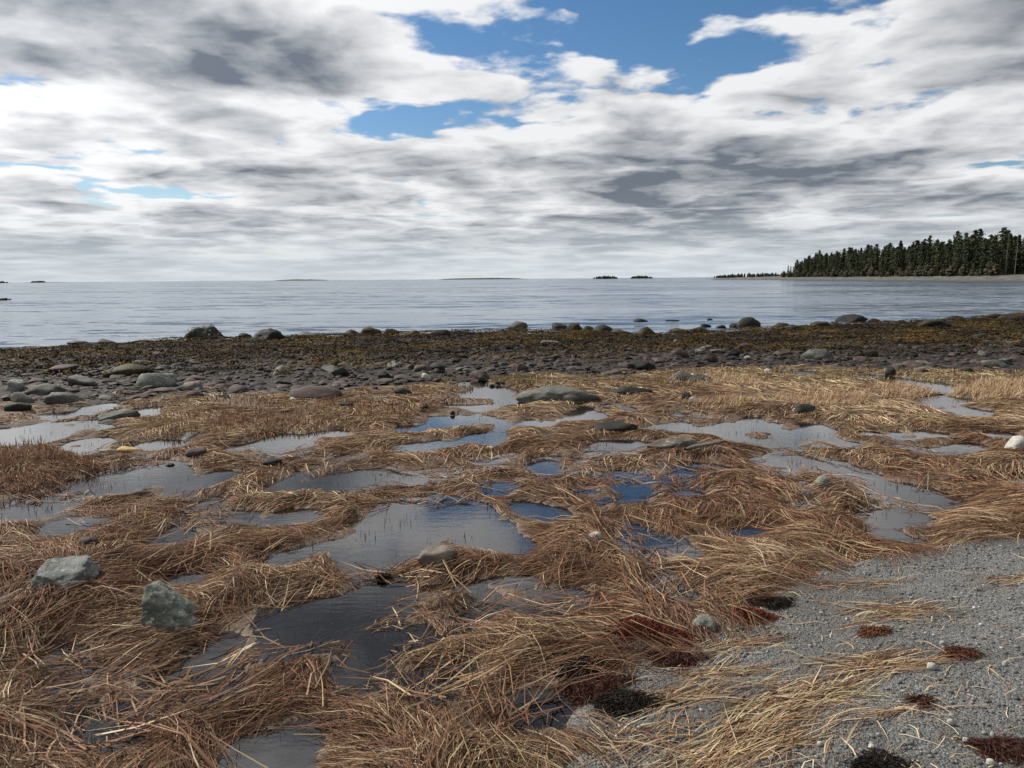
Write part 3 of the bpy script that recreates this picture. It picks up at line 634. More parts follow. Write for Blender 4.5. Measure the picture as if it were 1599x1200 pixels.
# yellow-brown rockweed over the lower shore
def rockweed():
    n = 175000
    y = RNG.uniform(13, 44, n); x = RNG.uniform(-1, 1, n) * (0.74 * y + 3)
    tb = sample(TB, x, y); pat = fbm(x * 0.35, y * 0.55, 111, 4)
    pr = (sstep(tb, 0.22, 0.52) * sstep(pat, 0.30, 0.48) + 0.30 * sstep(tb, 0.05, 0.30)) * (1 - sstep(tb, 0.96, 1.0))
    k = RNG.random(n) < pr; x, y = x[k], y[k]; n = len(x)
    pal = np.array([(0.066, 0.042, 0.012), (0.036, 0.025, 0.012), (0.098, 0.062, 0.014), (0.024, 0.017, 0.011), (0.042, 0.029, 0.012)])
    pk = np.clip((fbm(x * 0.5, y * 0.8, 113, 3) * 9 - 2.2 + RNG.normal(0, 0.55, n)), 0, 4.99).astype(int); c = pal[np.array([3, 1, 4, 0, 2])[pk]] * RNG.uniform(0.75, 1.25, (n, 1))
    return blades(x, y, RNG.uniform(0, 6.28, n), RNG.uniform(0.08, 0.26, n), RNG.uniform(0.014, 0.035, n), RNG.uniform(0.0, 0.05, n), c, 2, zfun=lambda a, b: sample(HZ, a, b) + 0.06 + 0.10 * vnoise(a * 1.1, b * 1.1, 17))
stuff('rockweed', rockweed(), M['weed'], 'golden olive rockweed draped over the lower shore stones', 'seaweed')

# ------------------------------------------------------------------ stones
def ico(sub):
    bm = bmesh.new(); bmesh.ops.create_icosphere(bm, subdivisions=sub, radius=1.0)
    V = np.array([v.co[:] for v in bm.verts]); F = np.array([[v.index for v in f.verts] for f in bm.faces]); bm.free()
    return V, F
ICO = {k: ico(k) for k in (1, 2, 3, 4, 5)}
def stone_shape(seed, sub, planes=13, rough=0.05, cut=(0.62, 1.0), nscale=2.2):
    """a boulder: a sphere cut by random planes, then roughened; scaled to a unit half-size box"""
    r = np.random.default_rng(seed); D, F = ICO[sub]
    nrm = r.normal(size=(planes, 3)); nrm /= np.linalg.norm(nrm, axis=1)[:, None]
    dd = r.uniform(cut[0], cut[1], planes)
    dots = D @ nrm.T
    R = np.where(dots > 0.08, dd / np.maximum(dots, 0.08), 9)
    R = (R ** -60.0).sum(1) ** (-1 / 60.0)
    R = np.minimum(R, 1.12)
    off = Vector((seed * 3.1, seed * 1.7, 0))
    P = D * R[:, None]
    ns = np.array([mnoise.fractal(Vector(p) * nscale + off, 0.9, 2.1, 4) for p in P])
    P = P * (1 + rough * ns)[:, None]
    lo, hi = P.min(0), P.max(0)
    return (P - (lo + hi) / 2) / ((hi - lo) / 2), F
VARIANTS = {}
HERO = {'wedge': [((-1, -0.1, 0.02), 0.60), ((0.74, 0.05, 0.66), 0.40), ((-0.38, -0.9, 0.25), 0.52), ((0.42, -0.82, 0.42), 0.55), ((0.05, 1, 0.15), 0.7), ((1, -0.2, -0.25), 1.0), ((-0.45, 0.2, 0.85), 1.05), ((0, 0, -1), 0.9), ((-0.2, -0.5, 0.85), 1.0)],
        'ledge': [((0.10, -0.20, 1), 0.42), ((-0.25, -1, 0.30), 0.62), ((0.25, -0.8, 0.75), 0.60), ((-0.8, -0.2, 0.55), 0.80), ((-0.9, -0.4, -0.4), 0.92), ((1, 0.1, 0.35), 0.95), ((0.85, -0.6, 0.1), 0.90), ((0, 1, 0.2), 0.75), ((0, 0, -1), 0.5), ((0, -0.8, -0.9), 0.55)]}
def hero_shape(kind, sub, seed):
    D, F = ICO[sub]
    nrm = np.array([a for a, _ in HERO[kind]], float); nrm /= np.linalg.norm(nrm, axis=1)[:, None]; dd = np.array([b for _, b in HERO[kind]])
    dots = D @ nrm.T
    R = np.where(dots > 0.05, dd / np.maximum(dots, 0.05), 9)
    R = (R ** -36.0).sum(1) ** (-1 / 36.0)                       # worn edges
    P = D * np.minimum(R, 1.4)[:, None]; off = Vector((seed, seed * 2.0, 0))
    ns = np.array([mnoise.fractal(Vector(p) * 2.4 + off, 0.85, 2.1, 6) for p in P])
    lay = np.array([mnoise.noise(Vector((p[0] * 1.2, p[1] * 2.5, p[2] * 7 + p[0] * 1.5)) + off) for p in P])
    P = P * (1 + 0.085 * ns + 0.045 * lay)[:, None]
    lo, hi = P.min(0), P.max(0)
    return (P - (lo + hi) / 2) / ((hi - lo) / 2), F
def stone_mesh(seed, sub, style='angular'):
    key = (seed, sub, style)
    if key not in VARIANTS:
        if style in HERO:
            P, F = hero_shape(style, sub, seed)
            me = mesh_np('stone', P, F, None, None, True); me.materials.append(M['r_grey']); VARIANTS[key] = me
            return me
        a = dict(angular=dict(planes=13, rough=0.10), round=dict(planes=20, rough=0.10, cut=(0.80, 1.0)), slab=dict(planes=10, rough=0.10, cut=(0.5, 1.0)))[style]
        P, F = stone_shape(seed, sub, **a)
        me = mesh_np('stone', P, F, None, None, smooth=(sub >= 3 or style == 'round'))
        me.materials.append(M['r_grey'])
        VARIANTS[key] = me
    return VARIANTS[key]
PLACED = []
def place_stone(name, label, px, py, w, h, mat, style='angular', seed=1, sub=3, deep=None, rot=None, tilt=(0, 0), cat='rock', group=None, bury=0.40, xyz=None):
    """base centre at pixel (px, py), w x h pixels large in the photograph"""
    if xyz is None: x, y, z = hit(px, py)
    else: x, y, z = xyz
    dist = math.hypot(y, CAM_Z - z); s = dist / FPX
    W, H = w * s, h * s
    D = (deep or 0.8) * W
    o = link(name, stone_mesh(seed, sub, style))
    o.material_slots[0].link = 'OBJECT'; o.material_slots[0].material = M[mat]
    full = H / (1 - bury)
    o.scale = (W / 2, D / 2, full / 2)
    o.rotation_euler = (tilt[0], tilt[1], rot if rot is not None else 0.0)
    o.location = (x, y + D * 0.30, z + H - full / 2)
    tag(o, label, cat, group)
    PLACED.append((x, y + D * 0.3, max(W, D) / 2))
    return o
S = place_stone
# stones in the marsh, near ones first
S('flat_rock', 'flat grey green slab in the matted grass at the left edge', 80, 914, 98, 26, 'r_slate', 'ledge', 5, 5, 0.8, 0.12, (0.05, -0.10), bury=0.25)
S('flat_rock', 'lower dark slab under the flat grey green slab at the left', 92, 922, 80, 16, 'r_grey', 'slab', 6, 4, 0.7, 0.2)
S('angular_rock', 'upright wedge of grey green lichened rock in the near grass', 258, 985, 94, 64, 'r_green', 'wedge', 12, 5, 0.85, 0.0, bury=0.3)
S('round_rock', 'rounded grey brown boulder bedded in the grass island of the big pool', 682, 882, 62, 24, 'r_tan', 'round', 3, 4, 0.8, 0.1)
S('small_stone', 'small pale stone on the grass right of the big pool', 930, 846, 24, 14, 'r_pale', 'round', 4, 3)
S('small_stone', 'small grey stone between the red seaweed and the gravel', 1103, 985, 40, 20, 'r_green', 'angular', 8, 3)
S('flat_rock', 'low pale flat rock at the end of the narrow blue pool', 1165, 832, 80, 12, 'r_tan', 'slab', 9, 4, 1.0)
S('small_stone', 'grey stone above the small blue pool right of centre', 1288, 760, 26, 16, 'r_green', 'round', 6, 3)
S('pale_boulder', 'pale lichened boulder cut by the right edge of the picture', 1597, 704, 42, 22, 'r_pale', 'round', 7, 4)
S('long_rock', 'long dark ridge of rock with pale lichen beside the double pool', 1058, 700, 92, 15, 'wood', 'slab', 21, 4, 0.5, -0.12)
S('dark_slab', 'dark low slab in the grass below the far grey outcrop', 962, 674, 72, 13, 'r_dark', 'slab', 22, 3, 0.5)
S('rock_outcrop', 'wide grey green outcrop humped at the back of the marsh', 874, 626, 138, 17, 'r_grey', 'round', 23, 5, 0.6, bury=0.62)
S('dark_slab', 'narrow black rock right of the wide grey outcrop', 985, 616, 68, 11, 'r_dark', 'slab', 24, 3, 0.4)
S('white_topped_rock', 'black rock with white top in the tan grass ridge', 1078, 598, 76, 16, 'r_white', 'angular', 25, 4, 0.6)
S('pointed_rock', 'dark pointed stone next to a white stone', 1073, 628, 17, 15, 'r_dark', 'angular', 26, 3)
S('white_stone', 'white stone leaning on the dark pointed stone', 1084, 629, 18, 9, 'r_pale', 'angular', 27, 3)
S('speckled_rock', 'grey rock speckled white above the wide right pool', 1258, 645, 38, 14, 'r_white', 'round', 28, 4)
S('block_rock', 'small black block standing in the olive turf', 1392, 587, 17, 14, 'r_dark', 'angular', 29, 3)
S('red_stone', 'reddish brown stone beside the small pool on the left', 137, 858, 30, 17, 'r_red', 'round', 30, 3)
S('yellow_fragment', 'small yellow tan fragment lying right of the brown rushes', 195, 706, 30, 8, 'frag_yellow', 'slab', 31, 3)  # washed-up yellow scrap, probably no stone, given a stone's shape
S('flat_rock', 'flat dark grey rock in the grass left of the bright pool', 285, 690, 54, 12, 'r_grey', 'slab', 32, 3)
S('dark_stone', 'brown stone below the flat dark rock on the left', 303, 712, 32, 11, 'r_red', 'angular', 33, 3)
S('pool_stone', 'dark wet stone in the upper end of the long left pool', 265, 732, 16, 8, 'r_dark', 'round', 34, 3)
S('pool_stone', 'smallest dark stone in the long left pool', 228, 738, 11, 5, 'r_dark', 'round', 35, 2)
S('pool_stone', 'dark brown stone at the left end of the long left pool', 64, 803, 28, 13, 'r_dark', 'round', 36, 3)
S('pool_stone', 'black stone against the low rushes at the left', 46, 795, 22, 12, 'r_dark', 'round', 37, 3)
S('dark_stone', 'grey stone under the grass tuft below the long left pool', 214, 775, 24, 9, 'r_grey', 'round', 38, 3)
S('pool_stone', 'grey and black stone in the little pool at the centre', 783, 766, 20, 9, 'r_grey', 'round', 39, 3)
S('dark_stone', 'black stone at the rim of the bright left pool', 424, 727, 30, 11, 'r_dark', 'round', 40, 3)
S('dark_stone', 'dark stone in the grass left of the big pool', 382, 815, 14, 7, 'r_dark', 'round', 41, 2)
S('pool_slab', 'dark slab lying in the left water near the stony belt', 180, 655, 66, 15, 'r_grey', 'slab', 42, 4, 0.5)
S('pool_slab', 'second smaller slab in front of the dark slab in the water', 165, 664, 34, 7, 'r_dark', 'slab', 43, 3, 0.6)
for k, (px, py) in enumerate(((740, 619), (752, 620), (706, 648), (768, 606))):
    S('pool_stone', ['left of two black stones in the bright pool by the grey outcrop', 'right of two black stones in the bright pool by the grey outcrop',
                     'black stone among the broken little pools at the centre', 'dark stone at the head of the bright pool by the grey outcrop'][k], px, py, 9, 6, 'r_dark', 'round', 44 + k, 2)
S('dark_stone', 'dark stone in the brown turf left of the broken pools', 662, 640, 14, 7, 'r_dark', 'round', 48, 2)
S('dark_stone', 'low black stone at the front of the brown turf', 537, 636, 28, 8, 'r_dark', 'round', 49, 3)
S('white_stone', 'small white stone at the edge of the brown turf', 456, 626, 13, 5, 'r_pale', 'angular', 50, 2)
# large stones of the belt, left to right
belt = [
 (18, 611, 46, 18, 'r_green', 'slab', 'grey green slab at the left edge of the stony belt'), (72, 617, 56, 17, 'r_grey', 'slab', 'pale topped slab second from the left in the stony belt'),
 (125, 603, 48, 14, 'r_grey', 'slab', 'dark grey slab behind the pale topped slab'), (95, 631, 60, 16, 'r_grey', 'slab', 'brown grey slab at the edge of the left water'),
 (30, 631, 32, 17, 'r_grey', 'angular', 'blocky grey rock left of the brown grey slab'), (20, 642, 48, 12, 'r_dark', 'angular', 'black jagged rock at the foot of the left slabs'),
 (236, 606, 62, 22, 'r_green', 'angular', 'light grey green boulder standing out of the left stony belt'), (190, 588, 72, 18, 'r_weed', 'round', 'olive brown boulder behind the light grey green boulder'),
 (298, 609, 34, 12, 'r_tan', 'round', 'tan rounded stone right of the light grey green boulder'), (245, 561, 27, 11, 'r_red', 'angular', 'reddish dark boulder on the left weed bank'),
 (85, 584, 62, 13, 'r_red', 'slab', 'low reddish rock on the left weed bank'), (222, 574, 32, 11, 'r_dark', 'angular', 'black angular rock behind the olive brown boulder'),
 (310, 567, 36, 10, 'r_dark', 'slab', 'dark slab on the left weed bank'), (490, 622, 78, 17, 'r_red', 'slab', 'wide brown slab at the front of the belt left of centre'),
 (440, 586, 32, 15, 'r_tan', 'round', 'tan brown boulder in the belt left of centre'), (530, 588, 30, 15, 'r_dark', 'angular', 'black blocky rock in the belt left of centre'),
 (600, 594, 20, 12, 'r_dark', 'angular', 'small black rock behind the brown turf'), (660, 582, 32, 12, 'r_red', 'slab', 'tilted red brown slab left of the black flat rock'),
 (690, 578, 40, 12, 'r_dark', 'slab', 'black flat rock in the middle of the belt'), (665, 592, 16, 9, 'r_pale', 'angular', 'pale stone in the middle of the belt'),
 (747, 592, 34, 13, 'r_red', 'round', 'rounded red brown boulder above the bright pool'), (628, 617, 28, 10, 'r_dark', 'angular', 'dark angular stone at the front of the belt'),
 (815, 581, 18, 14, 'r_red', 'angular', 'pointed brown stone behind the grey outcrop'), (1003, 578, 46, 14, 'r_dark', 'angular', 'dark grey rock right of the outcrop at the turf edge'),
 (1062, 559, 32, 16, 'r_red', 'angular', 'blocky red brown rock in the right half of the belt'), (1110, 566, 30, 12, 'r_dark', 'round', 'round dark rock behind the tan grass ridge'),
 (1150, 557, 32, 12, 'r_dark', 'round', 'dark boulder right of the blocky red brown rock'), (1165, 546, 30, 9, 'r_red', 'slab', 'flat dark red rock on the right weed bank'),
 (1056, 542, 20, 12, 'r_grey', 'angular', 'grey pointed rock on the weed bank right of centre'), (978, 547, 16, 9, 'r_grey', 'angular', 'small pointed rock on the gold weed'),
 (860, 540, 34, 8, 'r_grey', 'slab', 'grey flat rock half sunk in the gold weed'), (1280, 562, 50, 16, 'r_grey', 'round', 'broad grey rock in the right stony belt'),
 (1425, 560, 26, 10, 'r_dark', 'round', 'dark wet rock in the right stony belt'), (1360, 558, 34, 10, 'r_dark', 'slab', 'dark slab left of the dark wet rock'),
 (1538, 533, 36, 12, 'r_dark', 'round', 'black round boulder on the gold weed at the right'), (1560, 574, 40, 11, 'r_grey', 'angular', 'grey rock at the right end of the belt'),
 (1200, 582, 12, 6, 'r_pale', 'angular', 'small white grey stone at the turf edge'), (1168, 562, 12, 6, 'r_pale', 'angular', 'white stone in the belt below the big black boulder'),
]
for k, (px, py, w, h, mt, st, lab) in enumerate(belt):
    S('shore_rock', lab, px, py, w, h, mt, st, 60 + k % 14, 3, 0.75, RNG.uniform(-0.5, 0.5), (RNG.normal(0, 0.08), RNG.normal(0, 0.10)), group='large stones of the shore belt')
# boulders along the tide line and rocks out in the water
line = [
 (115, 540, 38, 8, 'r_dark', 'slab', 'low dark rock in the shallow water at the left'), (163, 538, 29, 9, 'r_dark', 'round', 'small dark rock right of the low dark rock in the shallows'),
 (315, 532, 66, 27, 'r_white', 'round', 'big boulder spotted white at the left tide line'), (380, 529, 22, 10, 'r_dark', 'angular', 'small black block right of the white spotted boulder'),
 (415, 533, 50, 22, 'r_dark', 'slab', 'black angular boulder right of the white spotted boulder'), (480, 529, 42, 12, 'r_grey', 'slab', 'flat grey boulder at the left tide line'),
 (548, 525, 30, 11, 'r_weed', 'round', 'weedy boulder at the tide line left of centre'), (578, 524, 34, 15, 'r_weed', 'round', 'tallest of the weedy boulders left of centre'),
 (610, 524, 26, 12, 'r_dark', 'round', 'dark boulder between two weedy ones left of centre'), (647, 525, 22, 10, 'r_weed', 'round', 'rounded olive boulder left of centre at the tide line'),
 (687, 525, 32, 11, 'r_dark', 'round', 'broad dark boulder left of the grey round boulder'), (720, 523, 30, 8, 'r_weed', 'round', 'low weedy boulder just left of the grey round boulder'),
 (808, 516, 32, 16, 'r_grey', 'round', 'grey round boulder at the middle of the tide line'), (876, 515, 30, 12, 'r_dark', 'round', 'dark boulder right of the grey round boulder'),
 (898, 518, 28, 15, 'r_weed', 'round', 'weedy hump in the row right of the grey boulder'), (920, 519, 24, 11, 'r_dark', 'round', 'dark hump in the middle of the boulder row'),
 (942, 521, 34, 15, 'r_dark', 'round', 'black boulder at the right of the boulder row'), (972, 523, 40, 9, 'r_weed', 'slab', 'low weedy ledge right of the boulder row'),
 (1011, 527, 37, 18, 'r_weed', 'round', 'dome shaped weedy boulder right of centre'), (1062, 521, 34, 9, 'r_weed', 'round', 'low weedy boulder right of the dome'),
 (1095, 520, 32, 10, 'r_weed', 'round', 'weedy boulder left of the big black boulder'), (1127, 513, 16, 6, 'r_dark', 'round', 'small black stone at the tide line left of the big black boulder'),
 (1150, 512, 20, 8, 'r_dark', 'round', 'dark stone touching the big black boulder'), (1171, 513, 38, 20, 'r_dark', 'round', 'big black upright boulder at the tide line'),
 (1222, 515, 30, 12, 'r_weed', 'round', 'weedy boulder right of the big black boulder'), (1245, 518, 30, 12, 'r_dark', 'round', 'dark boulder second right of the big black boulder'),
 (1285, 514, 38, 13, 'r_weed', 'round', 'wide weedy boulder below the flat ledge rock'), (1308, 513, 30, 12, 'r_weed', 'round', 'weedy boulder right of the wide weedy one'),
 (1335, 503, 50, 13, 'r_dark', 'slab', 'flat topped ledge rock in the water at the right'), (1367, 503, 18, 6, 'r_dark', 'round', 'small dark rock at the end of the flat ledge rock'),
 (1410, 510, 50, 11, 'r_weed', 'slab', 'long weedy boulder at the right tide line'), (1470, 514, 60, 16, 'r_weed', 'round', 'broad dark weedy mound at the right'),
 (1497, 501, 28, 9, 'r_dark', 'angular', 'black block at the right tide line'), (1555, 497, 26, 8, 'r_dark', 'round', 'dark boulder near the right edge at the tide line'), (1590, 503, 46, 14, 'r_weed', 'slab', 'weedy ledge at the right edge of the picture'),
 (1001, 503, 23, 6, 'r_dark', 'slab', 'dark rock awash out from the dome boulder'), (1051, 502, 23, 2.5, 'r_weed', 'slab', 'thin flat rock barely above the water'), (1103, 511, 16, 6, 'r_dark', 'round', 'small dark rock in the water left of the big black boulder'), (1110, 500, 12, 2.5, 'r_dark', 'slab', 'tiny flat rock beyond the big black boulder'),
]
for k, (px, py, w, h, mt, st, lab) in enumerate(line):
    S('tide_boulder', lab, px, py, w, h * 0.88, mt, 'angular' if (k % 5 in (1, 3) and st == 'round') else st, 80 + k % 12, 4 if w > 45 else 3, 0.8, RNG.uniform(-0.5, 0.5), group='boulders along the tide line')
for px, py, w, h, lab in ((3, 469, 12, 3.2, 'left of two black rocks far out at the left edge'), (14, 468.5, 5, 1.6, 'right and smaller of two black rocks far out')):
    q = at(px, py, 0.0)
    S('sea_rock', lab, px, py, w, h, 'r_dark', 'slab', 90, 3, xyz=(q[0], q[1], 0.0), group='rocks far out in the water')

# cobbles of the belt: the largest as things, the rest as one mass
def cobbles():
    n = 40000
    y = RNG.uniform(10, 46, n) ; x = RNG.uniform(-1, 1, n) * (0.74 * y + 4)
    tb = sample(TB, x, y); pat = fbm(x * 0.45, y * 0.6, 121, 3)
    pr = sstep(tb, -0.06, 0.06) * (1 - 0.75 * sstep(tb, 0.55, 0.9)) * (tb < 1.0) * (0.35 + 0.9 * pat)
    k = RNG.random(n) < pr; x, y, tb, pat = x[k], y[k], tb[k], pat[k]
    size = np.clip(RNG.gamma(1.7, 0.026, len(x)) + 0.022, 0.03, 0.24) * (0.8 + 0.010 * y)
    return x, y, tb, pat, size
bx_, by_, btb, bpat, bsz = cobbles()
for (qx, qy, qr) in PLACED:
    ok = (bx_ - qx) ** 2 + (by_ - qy) ** 2 > (qr * 0.8) ** 2
    bx_, by_, btb, bpat, bsz = bx_[ok], by_[ok], btb[ok], bpat[ok], bsz[ok]
seen = (np.abs(bx_) < 0.70 * by_)
order = np.argsort(-(bsz / by_) * seen)
KINDS = [('r_red', 'reddish brown'), ('r_grey', 'grey'), ('r_dark', 'dark wet'), ('r_weed', 'olive weedy')]
lm = [(18, 'the left slabs'), (236, 'the grey green boulder'), (440, 'the tan brown boulder'), (560, 'the wide brown slab'), (690, 'the black flat rock'), (874, 'the wide grey outcrop'), (1062, 'the blocky red brown rock'), (1180, 'the big black boulder'), (1290, 'the broad grey rock'), (1425, 'the dark wet rock'), (1560, 'the right end of the belt')]
NIND = 175; COB = {}
bz_ = sample(HZ, bx_, by_)
for i in order[:NIND]:
    kd = 3 if btb[i] > 0.7 else int(RNG.choice(3, p=[0.60, 0.15, 0.25]))
    v = int(RNG.integers(0, 16)); st = 'slab' if v < 8 else 'angular'
    o = link('cobble', stone_mesh(100 + v, 3, st)); o.material_slots[0].link = 'OBJECT'; o.material_slots[0].material = M[KINDS[kd][0]]
    s = bsz[i] * 1.05
    fl = RNG.uniform(0.26, 0.50)
    o.scale = (s * RNG.uniform(0.8, 1.25), s * RNG.uniform(0.7, 1.0), s * fl)
    o.rotation_euler = (RNG.normal(0, 0.15), RNG.normal(0, 0.15), RNG.uniform(0, 6.28))
    o.location = (bx_[i], by_[i], bz_[i] + s * fl * 0.15)
    pxl = PW / 2 + bx_[i] / by_[i] * FPX * 1.01
    mark = min(lm, key=lambda a: abs(a[0] - pxl))[1]
    row = 'front' if btb[i] < 0.25 else 'middle' if btb[i] < 0.55 else 'seaward side'
    COB.setdefault((KINDS[kd][1], row, mark), []).append((pxl, o))
ORD = 'first second third fourth fifth sixth seventh eighth ninth tenth eleventh twelfth thirteenth fourteenth fifteenth sixteenth seventeenth eighteenth nineteenth twentieth twenty-first twenty-second twenty-third twenty-fourth twenty-fifth twenty-sixth twenty-seventh twenty-eighth twenty-ninth thirtieth'.split()
def ordinal(k, n):
    return 'leftmost' if k == 0 else 'rightmost' if k == n - 1 else (ORD[k] if k < 30 else 'later')
def name_row(items, text, cat, group):
    items.sort(key=lambda a: a[0]); n = len(items)
    for k, (_, o) in enumerate(items):
        tag(o, text if n == 1 else f'{ordinal(k, n)} {text}', cat, group)
for (kc, row, mark), items in COB.items():
    name_row(items, f'{kc} cobble in the belt {row} near {mark}', 'cobble', f'{kc} cobbles in the belt {row} near {mark}')
def bake(idx, x, y, z, size, flat, sub, seeds, colours, lift):
    parts = []
    shapes = [stone_shape(200 + s, sub, planes=12, rough=0.04) for s in seeds]
    for s, (P, F) in enumerate(shapes):
        k = np.where(idx == s)[0]; m = len(k)
        if not m: continue
        a = RNG.uniform(0, 6.28, m); ca, sa = np.cos(a), np.sin(a)
        sc = np.stack([size[k] * RNG.uniform(0.8, 1.25, m), size[k] * RNG.uniform(0.65, 1.0, m), size[k] * flat[k]], 1)
        Q = P[None] * sc[:, None, :]
        X = Q[..., 0] * ca[:, None] - Q[..., 1] * sa[:, None]; Y = Q[..., 0] * sa[:, None] + Q[..., 1] * ca[:, None]
        Zt = Q[..., 2] + (RNG.normal(0, 0.18, m))[:, None] * X + (RNG.normal(0, 0.18, m))[:, None] * Y
        V = np.stack([X + x[k][:, None], Y + y[k][:, None], Zt + (z[k] + size[k] * flat[k] * lift)[:, None]], -1).reshape(-1, 3)
        FF = (F[None] + (np.arange(m) * len(P))[:, None, None]).reshape(-1, 3)
        parts.append((V, FF, np.repeat(colours[k], len(P), axis=0)))
    return join(parts)
rest = order[NIND:]
rest = rest[:8200]
cpal = np.array([(0.115, 0.082, 0.073), (0.145, 0.108, 0.098), (0.085, 0.060, 0.053), (0.085, 0.083, 0.078), (0.15, 0.147, 0.135), (0.045, 0.042, 0.038), (0.17, 0.135, 0.115)])
cc = 0.36 * cpal[RNG.integers(0, 7, len(rest))] * RNG.uniform(0.75, 1.25, (len(rest), 1)) * np.where(btb[rest] > 0.65, 0.6, 1.0)[:, None]
V, F, C = bake(RNG.integers(0, 8, len(rest)), bx_[rest], by_[rest], bz_[rest], bsz[rest], RNG.uniform(0.26, 0.6, len(rest)), 1, range(8), cc, 0.15)
tag(link('shore_cobbles', mesh_np('shore_cobbles', V, F, M['cobble'], C, smooth=False)), 'countless small reddish and grey cobbles of the stony belt', 'cobbles', kind='stuff')

# pebbles lying on the gravel
def pebbles():
    n = 33000
    y = 1.6 + 4.4 * RNG.random(n) ** 1.25; x = RNG.uniform(-0.2, 1, n) * (0.74 * y + 1.0)
    k = sample(SG, x, y) < -0.02; x, y = x[k], y[k]; n = len(x)
    s = np.clip(RNG.gamma(1.3, 0.0021, n) * (0.6 + 0.8 * fbm(x * 1.5, y * 1.5, 131, 3)) + 0.0013, 0.0016, 0.010)
    pal = np.array([(0.20, 0.20, 0.195), (0.13, 0.135, 0.13), (0.085, 0.088, 0.09), (0.29, 0.29, 0.28), (0.17, 0.145, 0.125), (0.45, 0.445, 0.43), (0.15, 0.165, 0.15)])
    c = 0.8 * pal[RNG.choice(7, n, p=[.26, .24, .18, .14, .08, .03, .07])] * RNG.uniform(0.8, 1.2, (n, 1))
    return x, y, s, c
x, y, s, c = pebbles()
def bake20():
    D, F = ICO[1]
    bm = bmesh.new(); bmesh.ops.create_icosphere(bm, subdivisions=1, radius=1.0)
    bm.free()
    t = (1 + 5 ** 0.5) / 2
    P = np.array([(-1, t, 0), (1, t, 0), (-1, -t, 0), (1, -t, 0), (0, -1, t), (0, 1, t), (0, -1, -t), (0, 1, -t), (t, 0, -1), (t, 0, 1), (-t, 0, -1), (-t, 0, 1)]) / (1 + t * t) ** 0.5
    F = np.array([(0,11,5),(0,5,1),(0,1,7),(0,7,10),(0,10,11),(1,5,9),(5,11,4),(11,10,2),(10,7,6),(7,1,8),(3,9,4),(3,4,2),(3,2,6),(3,6,8),(3,8,9),(4,9,5),(2,4,11),(6,2,10),(8,6,7),(9,8,1)])
    m = len(x); a = RNG.uniform(0, 6.28, m)
    sc = np.stack([s * RNG.uniform(0.9, 1.5, m), s * RNG.uniform(0.7, 1.0, m), s * RNG.uniform(0.4, 0.75, m)], 1)
    Q = P[None] * (1 + RNG.normal(0, 0.10, (m, 12, 1))) * sc[:, None]
    X = Q[..., 0] * np.cos(a)[:, None] - Q[..., 1] * np.sin(a)[:, None] + x[:, None]; Y = Q[..., 0] * np.sin(a)[:, None] + Q[..., 1] * np.cos(a)[:, None] + y[:, None]
    Z = Q[..., 2] + (sample(GZ, x, y) + sc[:, 2] * 0.45)[:, None]
    return np.stack([X, Y, Z], -1).reshape(-1, 3), (F[None] + (np.arange(m) * 12)[:, None, None]).reshape(-1, 3), np.repeat(c, 12, axis=0)
V, F, C = bake20()
tag(link('gravel', mesh_np('gravel', V, F, M['pebble'], C)), 'loose grey gravel covering the near beach', 'gravel', kind='stuff')
for px, py, w, h, lab in ((1456, 1047, 15, 10, 'white pebble in the middle of the gravel'), (1485, 1133, 11, 8, 'white pebble right of the straw drifts'), (1509, 1160, 10, 6, 'pale flat pebble below the white pebble right of the straw'), (1548, 1196, 13, 8, 'pale pebble at the bottom edge near the dark seaweed'),
                          (1472, 1008, 9, 6, 'pale pebble above the white pebble in the middle'), (1281, 1166, 10, 6, 'light pebble between the straw drifts'), (1570, 1040, 8, 6, 'small pale pebble near the right edge'), (1362, 1170, 11, 6, 'grey pebble at the bottom of the gravel')):
    S('pebble', lab, px, py, w, h, 'r_pale', 'round', 55, 2, cat='pebble', group='pale pebbles on the gravel', bury=0.2)

# wrack: tangled seaweed clumps washed up on the beach
def wrack(label, px, py, w, h, c0, n=420):
    n = int(n * 2.2); x0, y0, z0 = hit(px, py); sc = math.hypot(y0, CAM_Z - z0) / FPX
    rx, rz = w * sc / 2, h * sc * 0.28
    ry = rx * 0.55
    a = RNG.uniform(0, 6.28, n); r = np.sqrt(RNG.random(n)) * (1 + 0.28 * np.sin(3 * a + px) + 0.20 * np.sin(5 * a + 2 * px)) * np.where(RNG.random(n) < 0.12, 1.35, 1.0)
    x = x0 + np.cos(a) * r * rx; y = y0 + ry * 0.6 + np.sin(a) * r * ry
    hh = np.clip(1 - r * r, 0, 1) * rz
    base = lambda u, v: sample(TOP, u, v)
    k = RNG.uniform(0, 1, n)
    V, F, C = blades(x, y, RNG.uniform(0, 6.28, n), RNG.uniform(0.02, 0.07, n), RNG.uniform(0.0018, 0.0045, n), RNG.uniform(0.002, 0.014, n),
                     np.array([c0]) * RNG.uniform(0.4, 1.7, (n, 1)), 4, z0=hh * k, curl=RNG.normal(0, 3.4, n), roll=RNG.uniform(-1.5, 1.5, n), zfun=base)
    V[:, 2] -= z0; V[:, 0] -= x0; V[:, 1] -= y0
    o = link('seaweed_clump', mesh_np('seaweed_clump', V, F, M['grass'], C)); o.location = (x0, y0, z0)
    return tag(o, label, 'seaweed', 'seaweed clumps washed up on the beach')
RED, BLK, BRN = (0.105, 0.028, 0.018), (0.018, 0.014, 0.012), (0.055, 0.024, 0.018)
wrack('largest rust red seaweed heap where the grass meets the gravel', 1015, 995, 130, 48, RED, 1500)
wrack('red seaweed clump touching a black one at the gravel edge', 1170, 965, 62, 30, RED, 700)
wrack('black seaweed clump right of the red one at the gravel edge', 1212, 946, 46, 24, BLK, 600)
wrack('black seaweed heap in the grass left of the gravel', 905, 1055, 62, 40, BLK, 800)
